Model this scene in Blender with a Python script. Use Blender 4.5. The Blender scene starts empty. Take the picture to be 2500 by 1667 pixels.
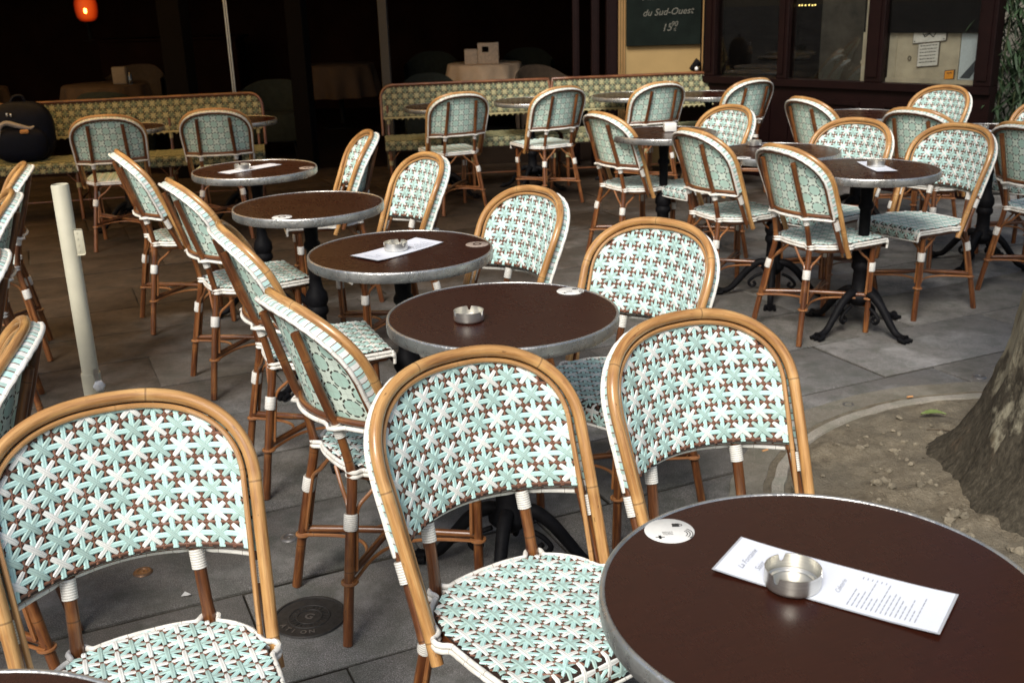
import bpy, bmesh, math, random
from mathutils import Vector, Matrix, noise
from math import sin, cos, pi, radians, sqrt
random.seed(7)
sc = bpy.context.scene
COL = sc.collection
V = Vector

# ------------------------------------------------------------------ camera
PITCH, ROLL = 0.32055117, -0.03008251
cam_d = bpy.data.cameras.new('camera'); cam = bpy.data.objects.new('camera', cam_d); COL.objects.link(cam)
fwd = V((0, cos(PITCH), -sin(PITCH))); rgt = V((1, 0, 0)); upv = rgt.cross(fwd)
r2 = rgt * cos(ROLL) + upv * sin(ROLL); u2 = -rgt * sin(ROLL) + upv * cos(ROLL)
M = Matrix.Identity(4)
for i in range(3):
    M[i][0] = r2[i]; M[i][1] = u2[i]; M[i][2] = -fwd[i]
M[0][3], M[1][3], M[2][3] = 0, 0, 1.5302
cam.matrix_world = M
cam_d.sensor_width = 36.0; cam_d.lens = 2569.4 / 2500 * 36.0
cam_d.clip_end = 300; cam_d.clip_start = 0.05
cam_d.dof.use_dof = True; cam_d.dof.focus_distance = 2.3; cam_d.dof.aperture_fstop = 9.0
sc.camera = cam
# ------------------------------------------------------------------ light
SUN_EL, SUN_AZ = radians(44), radians(200)      # azimuth measured clockwise from +Y
world = bpy.data.worlds.new('World'); sc.world = world; world.use_nodes = True
wn = world.node_tree.nodes; wl = world.node_tree.links
sky = wn.new('ShaderNodeTexSky'); sky.sky_type = 'NISHITA'; sky.sun_disc = False
sky.sun_elevation = SUN_EL; sky.sun_rotation = SUN_AZ; sky.dust_density = 3.0; sky.air_density = 1.0; sky.ozone_density = 0.6
wl.new(sky.outputs[0], wn['Background'].inputs['Color']); wn['Background'].inputs['Strength'].default_value = 0.075
sun_d = bpy.data.lights.new('sun', 'SUN'); sun_d.energy = 2.3; sun_d.angle = radians(22); sun_d.color = (1.0, 0.95, 0.88)
sun = bpy.data.objects.new('sun', sun_d); COL.objects.link(sun)
sdir = V((sin(SUN_AZ) * cos(SUN_EL), cos(SUN_AZ) * cos(SUN_EL), sin(SUN_EL)))
sun.rotation_euler = sdir.to_track_quat('Z', 'Y').to_euler()
sc.view_settings.view_transform = 'Standard'; sc.view_settings.look = 'None'
sc.view_settings.exposure = 0.8; sc.view_settings.gamma = 1.0
sc.view_settings.use_curve_mapping = False
sc.cycles.max_bounces = 8; sc.cycles.transparent_max_bounces = 8
sc.cycles.use_denoising = True

# ------------------------------------------------------------------ helpers: materials
class NT:
    def __init__(s, name):
        s.m = bpy.data.materials.new(name); s.m.use_nodes = True
        s.n = s.m.node_tree.nodes; s.l = s.m.node_tree.links
        s.b = s.n['Principled BSDF']; s.out = s.n['Material Output']
    def node(s, t, **k):
        nd = s.n.new(t)
        for a, v in k.items():
            if a.startswith('_'): setattr(nd, a[1:], v)
            else: s.put(nd.inputs[a.replace('__', ' ')], v)
        return nd
    def put(s, inp, v):
        if hasattr(v, 'links') or isinstance(v, bpy.types.NodeSocket): s.l.new(v, inp)
        elif isinstance(v, (tuple, list)) and len(v) == 3 and inp.type == 'RGBA': inp.default_value = (*v, 1)
        else: inp.default_value = v
    def math(s, op, a, b=None, c=None):
        nd = s.n.new('ShaderNodeMath'); nd.operation = op
        s.put(nd.inputs[0], a)
        if b is not None: s.put(nd.inputs[1], b)
        if c is not None: s.put(nd.inputs[2], c)
        return nd.outputs[0]
    def mix(s, f, a, b, mode='MIX'):
        nd = s.n.new('ShaderNodeMix'); nd.data_type = 'RGBA'; nd.blend_type = mode
        s.put(nd.inputs[0], f); s.put(nd.inputs[6], a); s.put(nd.inputs[7], b)
        return nd.outputs[2]
    def ramp(s, f, stops):
        nd = s.n.new('ShaderNodeValToRGB'); s.put(nd.inputs[0], f)
        e = nd.color_ramp.elements
        while len(e) < len(stops): e.new(0.5)
        for i, (p, c) in enumerate(stops):
            e[i].position = p; e[i].color = (*c, 1) if len(c) == 3 else c
        return nd.outputs[0]
    def noise(s, vec, scale, detail=3, rough=0.5, out=0):
        nd = s.n.new('ShaderNodeTexNoise'); s.put(nd.inputs['Vector'], vec)
        nd.inputs['Scale'].default_value = scale; nd.inputs['Detail'].default_value = detail; nd.inputs['Roughness'].default_value = rough
        return nd.outputs[out]
    def bump(s, h, st=0.3, dist=0.01):
        nd = s.n.new('ShaderNodeBump'); nd.inputs['Strength'].default_value = st; nd.inputs['Distance'].default_value = dist
        s.put(nd.inputs['Height'], h); s.put(s.b.inputs['Normal'], nd.outputs[0]); return nd.outputs[0]
    def obj(s): return s.n.new('ShaderNodeTexCoord').outputs['Object']
    def uv(s): return s.n.new('ShaderNodeTexCoord').outputs['UV']
    def mapping(s, vec, sc_=(1, 1, 1), rot=(0, 0, 0), loc=(0, 0, 0)):
        nd = s.n.new('ShaderNodeMapping'); s.put(nd.inputs['Vector'], vec)
        nd.inputs['Scale'].default_value = sc_; nd.inputs['Rotation'].default_value = rot; nd.inputs['Location'].default_value = loc
        return nd.outputs[0]
    def sep(s, vec):
        nd = s.n.new('ShaderNodeSeparateXYZ'); s.put(nd.inputs[0], vec); return nd.outputs
    def set(s, col=None, rough=None, metal=None, spec=None, **k):
        if col is not None: s.put(s.b.inputs['Base Color'], col)
        if rough is not None: s.put(s.b.inputs['Roughness'], rough)
        if metal is not None: s.put(s.b.inputs['Metallic'], metal)
        if spec is not None: s.put(s.b.inputs['Specular IOR Level'], spec)
        for a, v in k.items(): s.put(s.b.inputs[a.replace('_', ' ')], v)
        return s

def plain(name, col, rough=0.5, metal=0.0, spec=0.5, var=0.15, scale=40, bump=0.0):
    t = NT(name); o = t.obj()
    n = t.noise(o, scale, 4, 0.6)
    c = t.ramp(n, [(0.3, tuple(x * (1 - var) for x in col)), (0.7, tuple(min(1, x * (1 + var)) for x in col))])
    t.set(c, rough, metal, spec)
    if bump: t.bump(n, bump, 0.003)
    return t.m

def rattan(name, light, mid, dark, ringd=0.55):
    t = NT(name); uv = t.uv(); oi = t.n.new('ShaderNodeObjectInfo').outputs['Random']
    off = t.math('MULTIPLY', oi, 13.0)
    u, v, _ = t.sep(uv)
    cmb = t.node('ShaderNodeCombineXYZ'); t.put(cmb.inputs[0], t.math('ADD', t.math('MULTIPLY', u, 7.0), off)); t.put(cmb.inputs[1], t.math('MULTIPLY', v, 5.0)); t.put(cmb.inputs[2], off)
    n1 = t.noise(cmb.outputs[0], 1.0, 3, 0.6)
    cm2 = t.node('ShaderNodeCombineXYZ'); t.put(cm2.inputs[0], t.math('MULTIPLY', u, 10.0)); t.put(cm2.inputs[1], t.math('MULTIPLY', v, 26.0)); t.put(cm2.inputs[2], off)
    n2 = t.noise(cm2.outputs[0], 1.0, 4, 0.65)
    c = t.ramp(n1, [(0.25, dark), (0.5, mid), (0.78, light)])
    c = t.mix(t.math('MULTIPLY', t.ramp(n2, [(0.45, (0, 0, 0)), (0.75, (1, 1, 1))]), 0.45), c, tuple(x * 0.45 for x in dark))
    n4 = t.noise(cmb.outputs[0], .55, 5, 0.75)
    c = t.mix(t.math('MULTIPLY', t.ramp(n4, [(0.50, (0, 0, 0)), (0.66, (1, 1, 1))]), 0.55), c, tuple(x * 0.8 for x in dark))
    sp_ = t.node('ShaderNodeCombineXYZ'); t.put(sp_.inputs[0], t.math('MULTIPLY', u, 60.0)); t.put(sp_.inputs[1], t.math('MULTIPLY', v, 9.0)); t.put(sp_.inputs[2], off)
    c = t.mix(t.math('MULTIPLY', t.ramp(t.noise(sp_.outputs[0], 1.0, 2, .5), [(0.70, (0, 0, 0)), (0.76, (1, 1, 1))]), 0.6), c, tuple(x * 0.3 for x in dark))
    # growth nodes: thin dark rings every 25-30 cm
    ph = t.math('ABSOLUTE', t.math('SUBTRACT', t.math('FRACT', t.math('ADD', t.math('MULTIPLY', u, 3.6), off)), 0.5))
    ring = t.math('LESS_THAN', ph, 0.006)
    halo = t.math('SUBTRACT', 1.0, t.math('MINIMUM', t.math('MULTIPLY', ph, 14.0), 1.0))
    c = t.mix(t.math('MULTIPLY', halo, 0.35), c, tuple(x * 1.1 for x in light))
    c = t.mix(t.math('MULTIPLY', ring, ringd), c, tuple(x * 0.35 for x in dark))
    t.set(c, t.math('ADD', t.math('MULTIPLY', n2, 0.2), 0.2), 0, 0.5)
    t.b.inputs['Coat Weight'].default_value = 0.35; t.b.inputs['Coat Roughness'].default_value = 0.18
    t.bump(t.math('SUBTRACT', t.math('ADD', n2, t.math('MULTIPLY', halo, 0.6)), t.math('MULTIPLY', ring, 0.9)), 0.25, 0.002)
    return t.m

def strip(name, col, var=0.1, rough=0.48):
    t = NT(name); uv = t.uv(); u, v, _ = t.sep(uv)
    groove = t.math('ABSOLUTE', t.math('SUBTRACT', v, 0.5))
    g = t.math('LESS_THAN', groove, 0.045)
    n = t.noise(t.obj(), 55, 3, 0.6); n3 = t.noise(t.obj(), 9, 2, 0.5)
    c = t.ramp(n3, [(0.3, tuple(x * (1 - var) for x in col)), (0.7, tuple(min(1, x * (1 + var * .6)) for x in col))])
    c = t.mix(t.math('MULTIPLY', g, 0.5), c, tuple(x * 0.45 for x in col))
    oi = t.n.new('ShaderNodeObjectInfo').outputs['Random']
    gv = t.node('ShaderNodeVectorMath', _operation='ADD'); t.put(gv.inputs[0], t.obj()); t.put(gv.inputs[1], oi)
    gr = t.noise(gv.outputs[0], 6, 5, 0.65)
    c = t.mix(t.math('MULTIPLY', t.ramp(gr, [(.48, (0, 0, 0)), (.75, (1, 1, 1))]), 0.35), c, (col[0] * .62, col[1] * .60, col[2] * .52))
    c = t.mix(t.math('MULTIPLY', t.ramp(n, [(0.55, (0, 0, 0)), (0.8, (1, 1, 1))]), 0.25), c, tuple(x * 0.6 for x in (col[0], col[1] * .95, col[2] * .85)))
    t.set(c, rough, 0, 0.35); return t.m

MAT = {}
MAT['honey'] = rattan('honey_rattan', (0.64, 0.40, 0.16), (0.46, 0.24, 0.080), (0.22, 0.09, 0.026))
MAT['pale'] = rattan('pale_cane', (0.56, 0.33, 0.14), (0.44, 0.24, 0.09), (0.30, 0.14, 0.05), 0.3)
MAT['amber'] = rattan('amber_rattan', (0.30, 0.125, 0.036), (0.135, 0.045, 0.013), (0.045, 0.014, 0.006))
MAT['cane'] = rattan('brace_cane', (0.36, 0.17, 0.06), (0.26, 0.105, 0.035), (0.13, 0.045, 0.015), 0.3)
MAT['turq'] = strip('turquoise_strip', (0.49, 0.725, 0.69))
MAT['white'] = strip('white_strip', (0.735, 0.75, 0.715))
MAT['sage'] = strip('sage_strip', (0.38, 0.53, 0.49))
MAT['brown'] = strip('brown_strip', (0.19, 0.088, 0.055), 0.3)
MAT['cream_s'] = strip('cream_strip', (0.36, 0.33, 0.18))
MAT['olive_s'] = strip('olive_strip', (0.23, 0.235, 0.13))
MAT['cream2_s'] = strip('sage_cream_strip', (0.105, 0.135, 0.085))
MAT['bdark'] = strip('dark_bench_strip', (0.05, 0.035, 0.02))
MAT['hole'] = plain('weave_gap_shade', (0.028, 0.013, 0.008), 0.7)  # dark brown sheet behind the strips, standing in for shade in the gaps
def cord():
    t = NT('white_cord'); uv = t.uv(); u, v, _ = t.sep(uv)
    n = t.noise(t.obj(), 30, 3, 0.6)
    c = t.ramp(n, [(0.3, (0.66, 0.64, 0.57)), (0.65, (0.80, 0.79, 0.74))])
    c = t.mix(t.math('LESS_THAN', t.math('FRACT', t.math('MULTIPLY', u, 21.0)), 0.022), c, (0.25, 0.22, 0.18))
    t.set(c, 0.45); return t.m
MAT['cord'] = cord()
def wrapm():
    t = NT('wrapped_binding'); uv = t.uv(); u, v, _ = t.sep(uv)
    w = t.math('ABSOLUTE', t.math('SUBTRACT', t.math('FRACT', t.math('MULTIPLY', u, 210.0)), 0.5))
    c = t.mix(t.math('GREATER_THAN', w, 0.40), (0.72, 0.71, 0.66), (0.30, 0.28, 0.24))
    t.set(c, 0.5); t.bump(t.math('SUBTRACT', 1.0, w), 0.6, 0.002); return t.m
MAT['wrap'] = wrapm()

def ringmat(name, base, ringc, inner):
    """reverse side of the weave: rings of short dark dashes, uv in lattice units"""
    t = NT(name); u, v, _ = t.sep(t.uv())
    a = t.math('MULTIPLY', t.math('ADD', u, v), 0.5); b = t.math('MULTIPLY', t.math('SUBTRACT', u, v), 0.5)
    fa = t.math('SUBTRACT', a, t.math('ROUND', a)); fb = t.math('SUBTRACT', b, t.math('ROUND', b))
    du = t.math('ADD', fa, fb); dv = t.math('SUBTRACT', fa, fb)
    r = t.math('SQRT', t.math('ADD', t.math('MULTIPLY', du, du), t.math('MULTIPLY', dv, dv)))
    ang = t.math('ARCTAN2', dv, du)
    seg = t.math('GREATER_THAN', t.math('COSINE', t.math('MULTIPLY', ang, 8.0)), -0.55)
    band = t.math('LESS_THAN', t.math('ABSOLUTE', t.math('SUBTRACT', r, 0.60)), 0.055)
    dark = t.math('MULTIPLY', seg, band)
    ins = t.math('LESS_THAN', r, 0.55)
    n = t.noise(t.obj(), 14, 3, 0.6)
    gu = t.math('ABSOLUTE', t.math('SUBTRACT', t.math('FRACT', t.math('MULTIPLY', u, 2.0)), 0.5)); gv = t.math('ABSOLUTE', t.math('SUBTRACT', t.math('FRACT', t.math('MULTIPLY', v, 2.0)), 0.5))
    line = t.math('MAXIMUM', t.math('GREATER_THAN', gu, 0.46), t.math('GREATER_THAN', gv, 0.46))
    c = t.mix(ins, base, inner)
    c = t.mix(t.math('MULTIPLY', line, 0.3), c, tuple(x * 0.45 for x in base))
    c = t.mix(t.math('MULTIPLY', t.ramp(n, [(0.4, (0, 0, 0)), (0.7, (1, 1, 1))]), 0.25), c, tuple(x * 0.6 for x in base))
    c = t.mix(dark, c, ringc)
    t.set(c, 0.45); t.bump(t.math('SUBTRACT', t.math('SUBTRACT', 1.0, dark), t.math('MULTIPLY', line, 0.4)), 0.5, 0.004)
    return t.m
MAT['rings'] = ringmat('weave_reverse', (0.70, 0.82, 0.72), (0.03, 0.03, 0.02), (0.47, 0.68, 0.59))
def bandmat():
    t = NT('edge_weave'); u, v, _ = t.sep(t.uv())
    f = t.math('FRACT', t.math('MULTIPLY', u, 1.0 / 0.0378))
    c = t.ramp(f, [(0.0, (0.16, 0.08, 0.05)), (0.07, (0.49, 0.72, 0.68)), (0.42, (0.16, 0.08, 0.05)), (0.48, (0.72, 0.73, 0.7)), (0.80, (0.38, 0.53, 0.49)), (0.93, (0.38, 0.53, 0.49))])
    c.node.color_ramp.interpolation = 'CONSTANT'
    t.set(c, 0.45); return t.m
MAT['edge'] = bandmat()

# ------------------------------------------------------------------ helpers: meshes
def new_bm():
    bm = bmesh.new(); bm.loops.layers.uv.new('UVMap'); return bm
def finish(name, bm, mats, parent=None, smooth=True, recalc=True):
    if recalc: bmesh.ops.recalc_face_normals(bm, faces=bm.faces)
    me = bpy.data.meshes.new(name); bm.to_mesh(me); bm.free()
    for m in (mats if isinstance(mats, (list, tuple)) else [mats]): me.materials.append(MAT[m] if isinstance(m, str) else m)
    if smooth:
        me.polygons.foreach_set('use_smooth', [True] * len(me.polygons))
        try: me.set_sharp_from_angle(angle=radians(45))
        except Exception: pass
    o = bpy.data.objects.new(name, me); COL.objects.link(o)
    if parent: o.parent = parent
    return o
def tag(o, label=None, cat=None, group=None, kind=None):
    if label: o['label'] = label
    if cat: o['category'] = cat
    if group: o['group'] = group
    if kind: o['kind'] = kind
    return o
def empty(name, loc=(0, 0, 0), rz=0):
    o = bpy.data.objects.new(name, None); COL.objects.link(o); o.location = loc; o.rotation_euler = (0, 0, rz)
    o.empty_display_size = 0.05; return o

def tube(bm, pts, rad, n=10, closed=False, mi=0, cap=True, flat=None):
    pts = [V(p) for p in pts]; N = len(pts); uvl = bm.loops.layers.uv.active
    rs = rad if isinstance(rad, (list, tuple)) else [rad] * N
    if rad is not None and N > 6 and max(rs) > .009: rs = [r * (1 + .045 * noise.noise(pts[i] * 23)) for i, r in enumerate(rs)]
    tang = []
    for i in range(N):
        if closed: a, b = pts[(i - 1) % N], pts[(i + 1) % N]
        else: a, b = pts[max(0, i - 1)], pts[min(N - 1, i + 1)]
        tang.append((b - a).normalized())
    t0 = tang[0]; ref = V((0, 0, 1)) if abs(t0.z) < 0.9 else V((0, 1, 0))
    nrm = (ref - t0 * ref.dot(t0)).normalized()
    rings = []; us = []; L = 0
    for i in range(N):
        if i:
            L += (pts[i] - pts[i - 1]).length
            nrm = (nrm - tang[i] * nrm.dot(tang[i])).normalized()
        bn = tang[i].cross(nrm)
        ring = []
        for k in range(n):
            a = 2 * pi * k / n
            ring.append(bm.verts.new(pts[i] + (nrm * cos(a) + bn * sin(a)) * rs[i]))
        rings.append(ring); us.append(L)
    rng = range(N) if closed else range(N - 1)
    for i in rng:
        j = (i + 1) % N
        for k in range(n):
            k2 = (k + 1) % n
            f = bm.faces.new((rings[i][k], rings[i][k2], rings[j][k2], rings[j][k])); f.material_index = mi
            u0, u1 = us[i], us[j] if j else us[i] + (pts[0] - pts[-1]).length
            for lp, uvv in zip(f.loops, ((u0, k / n), (u0, (k + 1) / n), (u1, (k + 1) / n), (u1, k / n))): lp[uvl].uv = uvv
    if not closed and cap:
        for ring, s in ((rings[0], -1), (rings[-1], 1)):
            f = bm.faces.new(ring); f.material_index = mi
def lathe(bm, prof, n=48, mi=0, loc=(0, 0, 0), closed=False):
    uvl = bm.loops.layers.uv.active; rings = []; lx, ly, lz = loc
    for (r, z) in prof:
        if r < 1e-6: rings.append([bm.verts.new((lx, ly, lz + z))])
        else: rings.append([bm.verts.new((lx + r * cos(2 * pi * k / n), ly + r * sin(2 * pi * k / n), lz + z)) for k in range(n)])
    for i in range(len(rings) - 1):
        A, B = rings[i], rings[i + 1]
        for k in range(n):
            k2 = (k + 1) % n
            if len(A) == 1 and len(B) == 1: continue
            if len(A) == 1: vs = (A[0], B[k2], B[k])
            elif len(B) == 1: vs = (A[k], A[k2], B[0])
            else: vs = (A[k], A[k2], B[k2], B[k])
            f = bm.faces.new(vs); f.material_index = mi
            for lp in f.loops: lp[uvl].uv = (math.atan2(lp.vert.co.y - ly, lp.vert.co.x - lx), lp.vert.co.z)
def box(bm, x0, x1, y0, y1, z0, z1, mi=0, bev=0.0, mat=None):
    vs = [V((x, y, z)) for x in (x0, x1) for y in (y0, y1) for z in (z0, z1)]
    if mat: vs = [mat @ v for v in vs]
    bv = [bm.verts.new(v) for v in vs]
    fs = [bm.faces.new([bv[i] for i in q]) for q in ((0, 1, 3, 2), (4, 6, 7, 5), (0, 4, 5, 1), (2, 3, 7, 6), (0, 2, 6, 4), (1, 5, 7, 3))]
    for f in fs: f.material_index = mi
    if bev:
        es = list({e for f in fs for e in f.edges})
        r = bmesh.ops.bevel(bm, geom=es, offset=bev, segments=2, affect='EDGES', profile=0.5)
        for f in r['faces']: f.material_index = mi
def smooth_path(ctrl, n=8, closed=False):
    P = [V(p) for p in ctrl]; N = len(P); out = []
    rng = range(N) if closed else range(N - 1)
    for i in rng:
        if closed: p0, p1, p2, p3 = P[(i - 1) % N], P[i], P[(i + 1) % N], P[(i + 2) % N]
        else: p0, p1, p2, p3 = P[max(0, i - 1)], P[i], P[i + 1], P[min(N - 1, i + 2)]
        for k in range(n):
            t = k / n
            out.append(0.5 * ((2 * p1) + (p2 - p0) * t + (2 * p0 - 5 * p1 + 4 * p2 - p3) * t * t + (3 * p1 - p0 - 3 * p2 + p3) * t ** 3))
    if not closed: out.append(P[-1])
    return out

# ------------------------------------------------------------------ weave
def weave(bm, mapf, inside, bounds, s, ang, mats, starlen=0.41, top_ne=True):
    """real strips woven on the surface mapf(a,b)->(pos,normal); mats = turq, white, sage, brown slots"""
    uvl = bm.loops.layers.uv.active
    ca, sa = cos(ang), sin(ang)
    def L2(i, j): x, y = i * s, j * s; return ca * x - sa * y, sa * x + ca * y
    def ribbon(p, q, w, h0, h1, mi, prof, taper=False, nseg=4, bow=0.0):
        d = V((q[0] - p[0], q[1] - p[1])); Ld = d.length
        if Ld < 1e-4: return
        d /= Ld; nn = V((-d.y, d.x)); rows = []
        for i in range(nseg + 1):
            t = i / nseg; h = h0 + (h1 - h0) * 1.0 + bow * (4 * t * (1 - t)) if not taper else h0 + (h1 - h0) * min(1, 4 * t * (1 - t) * 1.6)
            ww = w * (0.80 if taper and (i == 0 or i == nseg) else 1.0)
            row = []
            for (o, hh) in prof:
                a = p[0] + d.x * Ld * t + nn.x * ww * o; b = p[1] + d.y * Ld * t + nn.y * ww * o
                P, N = mapf(a, b); row.append(bm.verts.new(P + N * (h + hh)))
            rows.append(row)
        for i in range(nseg):
            for k in range(len(prof) - 1):
                f = bm.faces.new((rows[i][k], rows[i + 1][k], rows[i + 1][k + 1], rows[i][k + 1])); f.material_index = mi
                uu = (i / nseg * Ld, (i + 1) / nseg * Ld); vv = (prof[k][0] + .5, prof[k + 1][0] + .5)
                for lp, uvv in zip(f.loops, ((uu[0], vv[0]), (uu[1], vv[0]), (uu[1], vv[1]), (uu[0], vv[1]))): lp[uvl].uv = uvv
    flatp = [(-.5, -.0012), (-.28, .0008), (0, .0004), (.28, .0008), (.5, -.0012)]
    thin = [(-.5, -.001), (0, .0008), (.5, -.001)]
    R = int(max(abs(b) for b in bounds) / s * 1.5) + 3
    def runs(fix, horizontal):
        pts = []; step = 0.08; run = None; prev = None; res = []
        k = -R
        while k <= R:
            a, b = L2(k, fix) if horizontal else L2(fix, k)
            if inside(a, b):
                if run is None: run = (a, b)
                prev = (a, b)
            elif run is not None:
                res.append((run, prev)); run = None
            k += step
        if run is not None: res.append((run, prev))
        return res
    for i in range(-R, R + 1):
        for hor in (True, False):
            for (p, q) in runs(i + 0.5, hor):
                n = max(2, int((V(q) - V(p)).length / s)); ribbon(p, q, s * 0.15, .0016 if hor else .0021, .0016 if hor else .0021, mats[3], thin, nseg=n)
            for (p, q) in runs(i, hor):
                n = max(2, int((V(q) - V(p)).length / s * 1.0)); ribbon(p, q, s * 0.26, .0035 if hor else .0026, .0035 if hor else .0026, mats[0], flatp, nseg=n)
    for i in range(-R, R + 1):
        for j in range(-R, R + 1):
            c = L2(i, j)
            mi = mats[1] if (i + j) % 2 == 0 else mats[2]
            e = starlen
            for lay, (dx, dy) in enumerate(((1, -1), (1, 1)) if top_ne else ((1, 1), (1, -1))):
                ts = [-e + 2 * e * q / 14 for q in range(15)]; best = None; run = []
                for t_ in ts + [9]:
                    if t_ < 9 and inside(*L2(i + t_ * dx, j + t_ * dy)): run.append(t_)
                    else:
                        if len(run) > 2 and (best is None or len(run) > len(best)): best = run
                        run = []
                if not best: continue
                lo, hi = best[0], best[-1]
                if hi - lo < 0.22: continue
                jt = random.uniform(-.02, .02)
                ribbon(L2(i + lo * dx + jt, j + lo * dy), L2(i + hi * dx - jt, j + hi * dy), s * 0.245, .0024, .0042 + lay * .0010, mi, flatp, taper=True, nseg=4)

def sheet(bm, mapf, halfw, b0, b1, nb, na, off, mi, s=0.041):
    """surface patch; at parameter b it spans -halfw(b)..halfw(b)"""
    uvl = bm.loops.layers.uv.active; rows = []
    for i in range(nb + 1):
        b = b0 + (b1 - b0) * i / nb; w = halfw(b); row = []
        for k in range(na + 1):
            a = -w + 2 * w * k / na; P, N = mapf(a, b); row.append((bm.verts.new(P + N * off), a, b))
        rows.append(row)
    for i in range(nb):
        for k in range(na):
            q = (rows[i][k], rows[i][k + 1], rows[i + 1][k + 1], rows[i + 1][k])
            f = bm.faces.new([x[0] for x in q]); f.material_index = mi
            for lp, x in zip(f.loops, q): lp[uvl].uv = (x[1] / s, x[2] / s)

# ------------------------------------------------------------------ bistro chair (local: sitter faces +Y)
XW, XE, YE, ZE, ZC, HT, LEAN, CURV, YC = .225, .205, -.022, .428, .700, .846, .47, .25, -.163
EXP = 2.5
def hoop_w(z, d=0.0):
    if z <= ZC: return XE + (XW - XE) * max(0, (z - ZE)) / (ZC - ZE) - d
    t = (z - ZC) / (HT - d - ZC)
    return 0.0 if t >= 1 else (XW - d) * (1 - t ** EXP) ** (1 / EXP)
def back_y(x, z):
    ys = YE - LEAN * (z - ZE); yc = YC - CURV * (z - ZE)
    return yc + (ys - yc) * min(1.0, abs(x) / XW) ** 2
def back_map(x, z):
    P = V((x, back_y(x, z), z)); e = .004
    tx = V((2 * e, back_y(x + e, z) - back_y(x - e, z), 0)); tz = V((0, back_y(x, z + e) - back_y(x, z - e), 2 * e))
    N = tz.cross(tx).normalized()
    if N.y < 0: N = -N
    return P, N
def arch(d=0.0, back=0.0, z0=None, n=26, squash=0.0):
    """points following the hoop outline inset by d and shifted back along the normal; from +x side over the top to -x side"""
    z0 = ZE - .05 if z0 is None else z0
    pts = []
    for z in [z0 + (ZC - z0) * k / 7 for k in range(7)]: pts.append((hoop_w(max(z, ZE)) - d, z))
    e = 2 / EXP
    for k in range(n + 1):
        th = pi / 2 * (k / n)
        pts.append(((XW - d) * cos(th) ** e, ZC + (HT - d - ZC) * sin(th) ** e))
    full = pts + [(-x, z) for x, z in reversed(pts[:-1])]
    out = []
    for x, z in full:
        P, N = back_map(x, z); N = V((N.x * .25, N.y, N.z)).normalized(); out.append(P - N * back)
    return out
SEAT = [(-.200, 0.0), (-.172, .0), (-.168, .06), (-.148, .116), (-.10, .165), (-.03, .186), (.06, .186), (.205, .176)]
def seat_hw(y):
    if y <= -.172: return 0.0
    pts = SEAT[1:]
    if y < -.168: return .06 * sqrt(max(0, (y + .172) / .004))
    for (y0, x0), (y1, x1) in zip(pts[1:], pts[2:]):
        if y <= y1: return x0 + (x1 - x0) * (y - y0) / (y1 - y0)
    return .176
ZS = .432
def seat_map(a, b):
    yf = .190; R = .018
    if b <= yf:
        crown = -.004 * (1 - min(1, (a / .19) ** 2)) + .003 * min(1, max(0, b) / .19)
        return V((a, b, ZS + crown)), V((0, 0, 1))
    t = b - yf; arc = R * pi / 2
    if t < arc:
        th = t / R; return V((a, yf + R * sin(th), ZS + .003 - R * (1 - cos(th)))), V((0, sin(th), cos(th)))
    return V((a, yf + R, ZS + .003 - R - (t - arc))), V((0, 1, 0))
BTOT = .190 + .018 * pi / 2 + .030

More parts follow.
